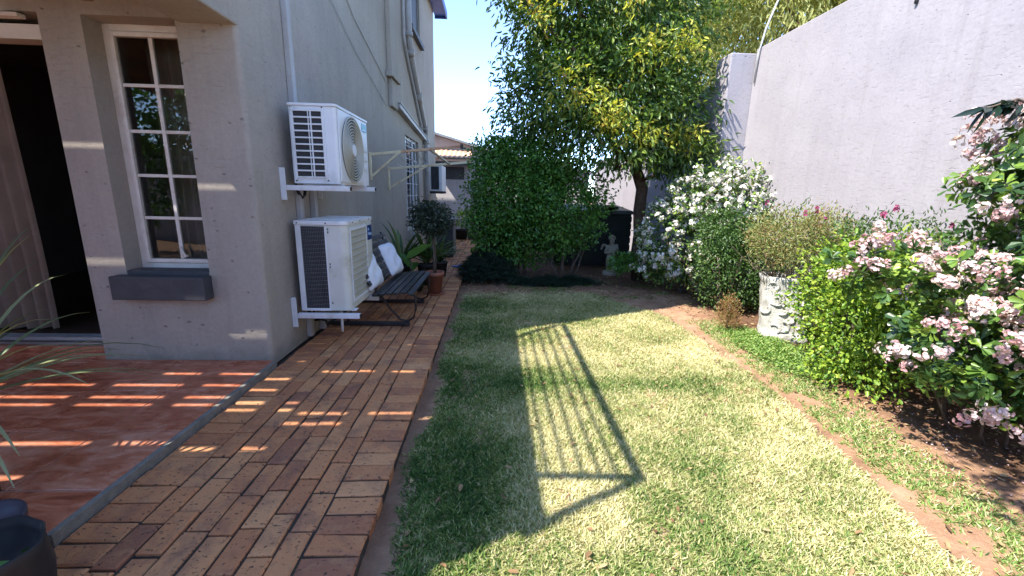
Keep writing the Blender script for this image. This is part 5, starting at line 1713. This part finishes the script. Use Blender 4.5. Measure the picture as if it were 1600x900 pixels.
# ------------------------------------------------------------------ rods on the boundary wall
t = thing("fence_stay", (3.45, 6.0, 2.9), "thin galvanised stay curving up the wall edge beside the pier", "rod", "galvanised rods on the garden wall")
g = MB()
g.tube([(3.485, 6.05, 2.86), (3.47, 6.02, 3.2), (3.50, 5.98, 3.5), (3.60, 5.95, 3.85), (3.64, 5.95, 4.15)], 0.012, 7)
g.build("rod", M['galv'], t)
t = thing("fence_stay", (3.49, 3.9, 3.0), "short galvanised stay with a dark tip hanging on the sunlit wall face", "rod", "galvanised rods on the garden wall")
g = MB()
g.tube([(3.487, 3.82, 3.02), (3.484, 3.80, 3.5)], 0.009, 7)
g.build("rod", M['galv'], t)
g = MB()
g.tube([(3.487, 3.823, 2.96), (3.487, 3.82, 3.03)], 0.014, 7)
g.build("tip", M['dark_void'], t)

# ------------------------------------------------------------------ mass planting, lawn and litter
def scatter(n, x0, x1, y0, y1, fn):
    x, y = rng.uniform(x0, x1, n), rng.uniform(y0, y1, n)
    k = rng.random(n) < fn(x, y)
    return x[k], y[k]


def blades(name, x, y, Lm, Wm, col, mat, lean=1.0, z0=-0.004):
    n = len(x)
    P = np.stack([x, y, ground_z(x, y) + z0], 1)
    a = rng.uniform(0, 2 * math.pi, n)
    e = rng.uniform(0.15, 1.25, n) ** lean
    D = np.stack([np.cos(a) * np.cos(e), np.sin(a) * np.cos(e), np.sin(e)], 1)
    Nn = np.stack([-np.cos(a) * np.sin(e), -np.sin(a) * np.sin(e), np.cos(e)], 1) + rng.normal(size=(n, 3)) * 0.4
    L = Lm * rng.uniform(0.5, 1.35, n)
    return leaf_mesh(name, P, D, Nn, L, Wm * rng.uniform(0.7, 1.3, n), col, mat, None, 'lance', fold=0.2, curl=0.2)


def lawn_col(x, y):
    g1 = vnoise(x, y, 51, 0.55) * 0.5 + vnoise(x, y, 52, 0.2) * 0.3 + vnoise(x, y, 53, 0.07) * 0.2
    dry = np.clip((x + 0.1) / 0.5, 0, 1) * 0.26          # paler past the house shadow: sunlight painted into the blade colour
    return np.clip((g1 - 0.5) * 1.05 + 0.45 + dry + rng.normal(0, 0.19, len(x)), 0, 1)


x, y = scatter(330000, -0.48, 2.25, 1.0, 3.4, lambda a, b: lawn_mask(a, b) * 0.95)
x2, y2 = scatter(150000, -0.48, 2.25, 3.4, 6.2, lambda a, b: lawn_mask(a, b) * 0.95)
x, y = np.concatenate([x, x2]), np.concatenate([y, y2])
o = blades("lawn_grass", x, y, 0.032, 0.0056, lawn_col(x, y), M['blade'])
tag(o, "short dry lawn grass between the brick path and the shrub bed", "grass", kind='stuff')
x, y = scatter(60000, 1.85, 2.8, 1.1, 4.7, lambda a, b: strip_mask(a, b) * 0.7)
o = blades("verge_grass", x, y, 0.030, 0.0056, np.clip(rng.normal(0.62, 0.2, len(x)), 0, 1), M['blade'])
tag(o, "thin straw coloured grass between the worn track and the shrub bed", "grass", kind='stuff')
x, y = scatter(60000, 1.9, 2.7, 1.1, 4.7, lambda a, b: strip_mask(a, b) * 0.5)
o = blades("weed_cover", x, y, 0.026, 0.008, rng.random(len(x)) * 0.8 + 0.1, M['leaf_cover'])
tag(o, "thin patchy weeds between the bare track and the shrubs", "ground cover", kind='stuff')
x, y = scatter(26000, 2.3, 2.85, 2.9, 4.3, lambda a, b: np.clip(1.2 - np.hypot((a - 2.56) / 0.26, (b - 3.6) / 0.62), 0, 1))
P = np.stack([x, y, ground_z(x, y) + rng.uniform(0, 0.05, len(x))], 1)
n = len(P)
o = leaf_mesh("ground_cover", P, rng.normal(size=(n, 3)) + [0, 0, 0.3], rng.normal(size=(n, 3)) * 0.4 + [0, 0, 1], rng.uniform(0.014, 0.026, n), rng.uniform(0.008, 0.014, n), rng.random(n), M['leaf_cover'])
tag(o, "soft green creeping ground cover around the foot of the stone planter", "ground cover", kind='stuff')
# dark mondo grass under the round shrub
def mondo(a, b):
    d = np.hypot((a + 0.1) / 0.46, (b - 6.85) / 0.6)
    e = np.hypot((a - 0.85) / 0.95, (b - 6.45) / 0.26) + 0.15
    return np.clip(1.5 * (1.1 - np.minimum(d, e)), 0, 1)
x, y = scatter(95000, -0.56, 2.0, 6.0, 7.6, mondo)
n = len(x)
hgt = np.clip(1.15 - np.hypot((x + 0.1) / 0.46, (y - 6.85) / 0.6), 0, 1) ** 0.6 * 0.50 + (0.03 + 0.16 * vnoise(x, y, 77, 0.16)) * np.clip(1.2 - np.hypot((x - 0.85) / 0.95, (y - 6.45) / 0.26), 0, 1)
P = np.stack([x, y, ground_z(x, y) + hgt * rng.random(n) ** 0.5], 1)
a = rng.uniform(0, 6.28, n)
D = np.stack([np.cos(a) * 0.9, np.sin(a) * 0.9, rng.uniform(-0.3, 0.9, n)], 1)
o = leaf_mesh("mondo_grass", P, D, rng.normal(size=(n, 3)) * 0.3 + [0, 0, 1], rng.uniform(0.06, 0.12, n), np.full(n, 0.007), rng.random(n), M['leaf_mondo'], None, 'strap', fold=0.1, curl=0.35)
tag(o, "dark tufted border grass spreading under the round shrub", "border grass", kind='stuff')
# fallen leaves
x, y = scatter(4600, -0.5, 3.4, 1.0, 7.5, lambda a, b: np.clip(0.12 + 0.9 * ((a > 2.3) | (b > 5.6)), 0, 1))
P = np.stack([x, y, ground_z(x, y) + 0.012 + 0.012 * lawn_mask(x, y)], 1)
n = len(P)
D = rng.normal(size=(n, 3)) * [1, 1, 0.15]
o = leaf_mesh("leaf_litter", P, D, rng.normal(size=(n, 3)) * 0.25 + [0, 0, 1], rng.uniform(0.018, 0.05, n), rng.uniform(0.010, 0.022, n), rng.random(n), M['leaf_dead'], None, 'oval', fold=0.2, curl=0.15)
tag(o, "dry fallen leaves scattered over the soil and lawn", "leaf litter", kind='stuff')
x, y = scatter(16000, 0.2, 2.5, 5.5, 6.6, lambda a, b: np.clip((vnoise(a, b, 61, 0.25) - 0.45) * 3, 0, 1) * 0.5)
o = blades("sparse_cover", x, y, 0.034, 0.008, rng.random(len(x)) * 0.6, M['leaf_cover'])
tag(o, "thin green growth on the shaded soil in front of the round shrub", "ground cover", kind='stuff')
x, y = scatter(700, 2.3, 3.3, 1.3, 2.6, lambda a, b: 0.6 + 0 * a)
n = len(x)
P = np.stack([x, y, ground_z(x, y) + 0.014], 1)
o = leaf_mesh("fallen_petals", P, rng.normal(size=(n, 3)) * [1, 1, 0.1], rng.normal(size=(n, 3)) * 0.2 + [0, 0, 1], rng.uniform(0.008, 0.014, n), rng.uniform(0.006, 0.011, n), rng.random(n) * 0.7, M['petal_pink'], None, 'oval')
tag(o, "pale pink petals fallen on the soil below the blossoming shrub", "petals", kind='stuff')
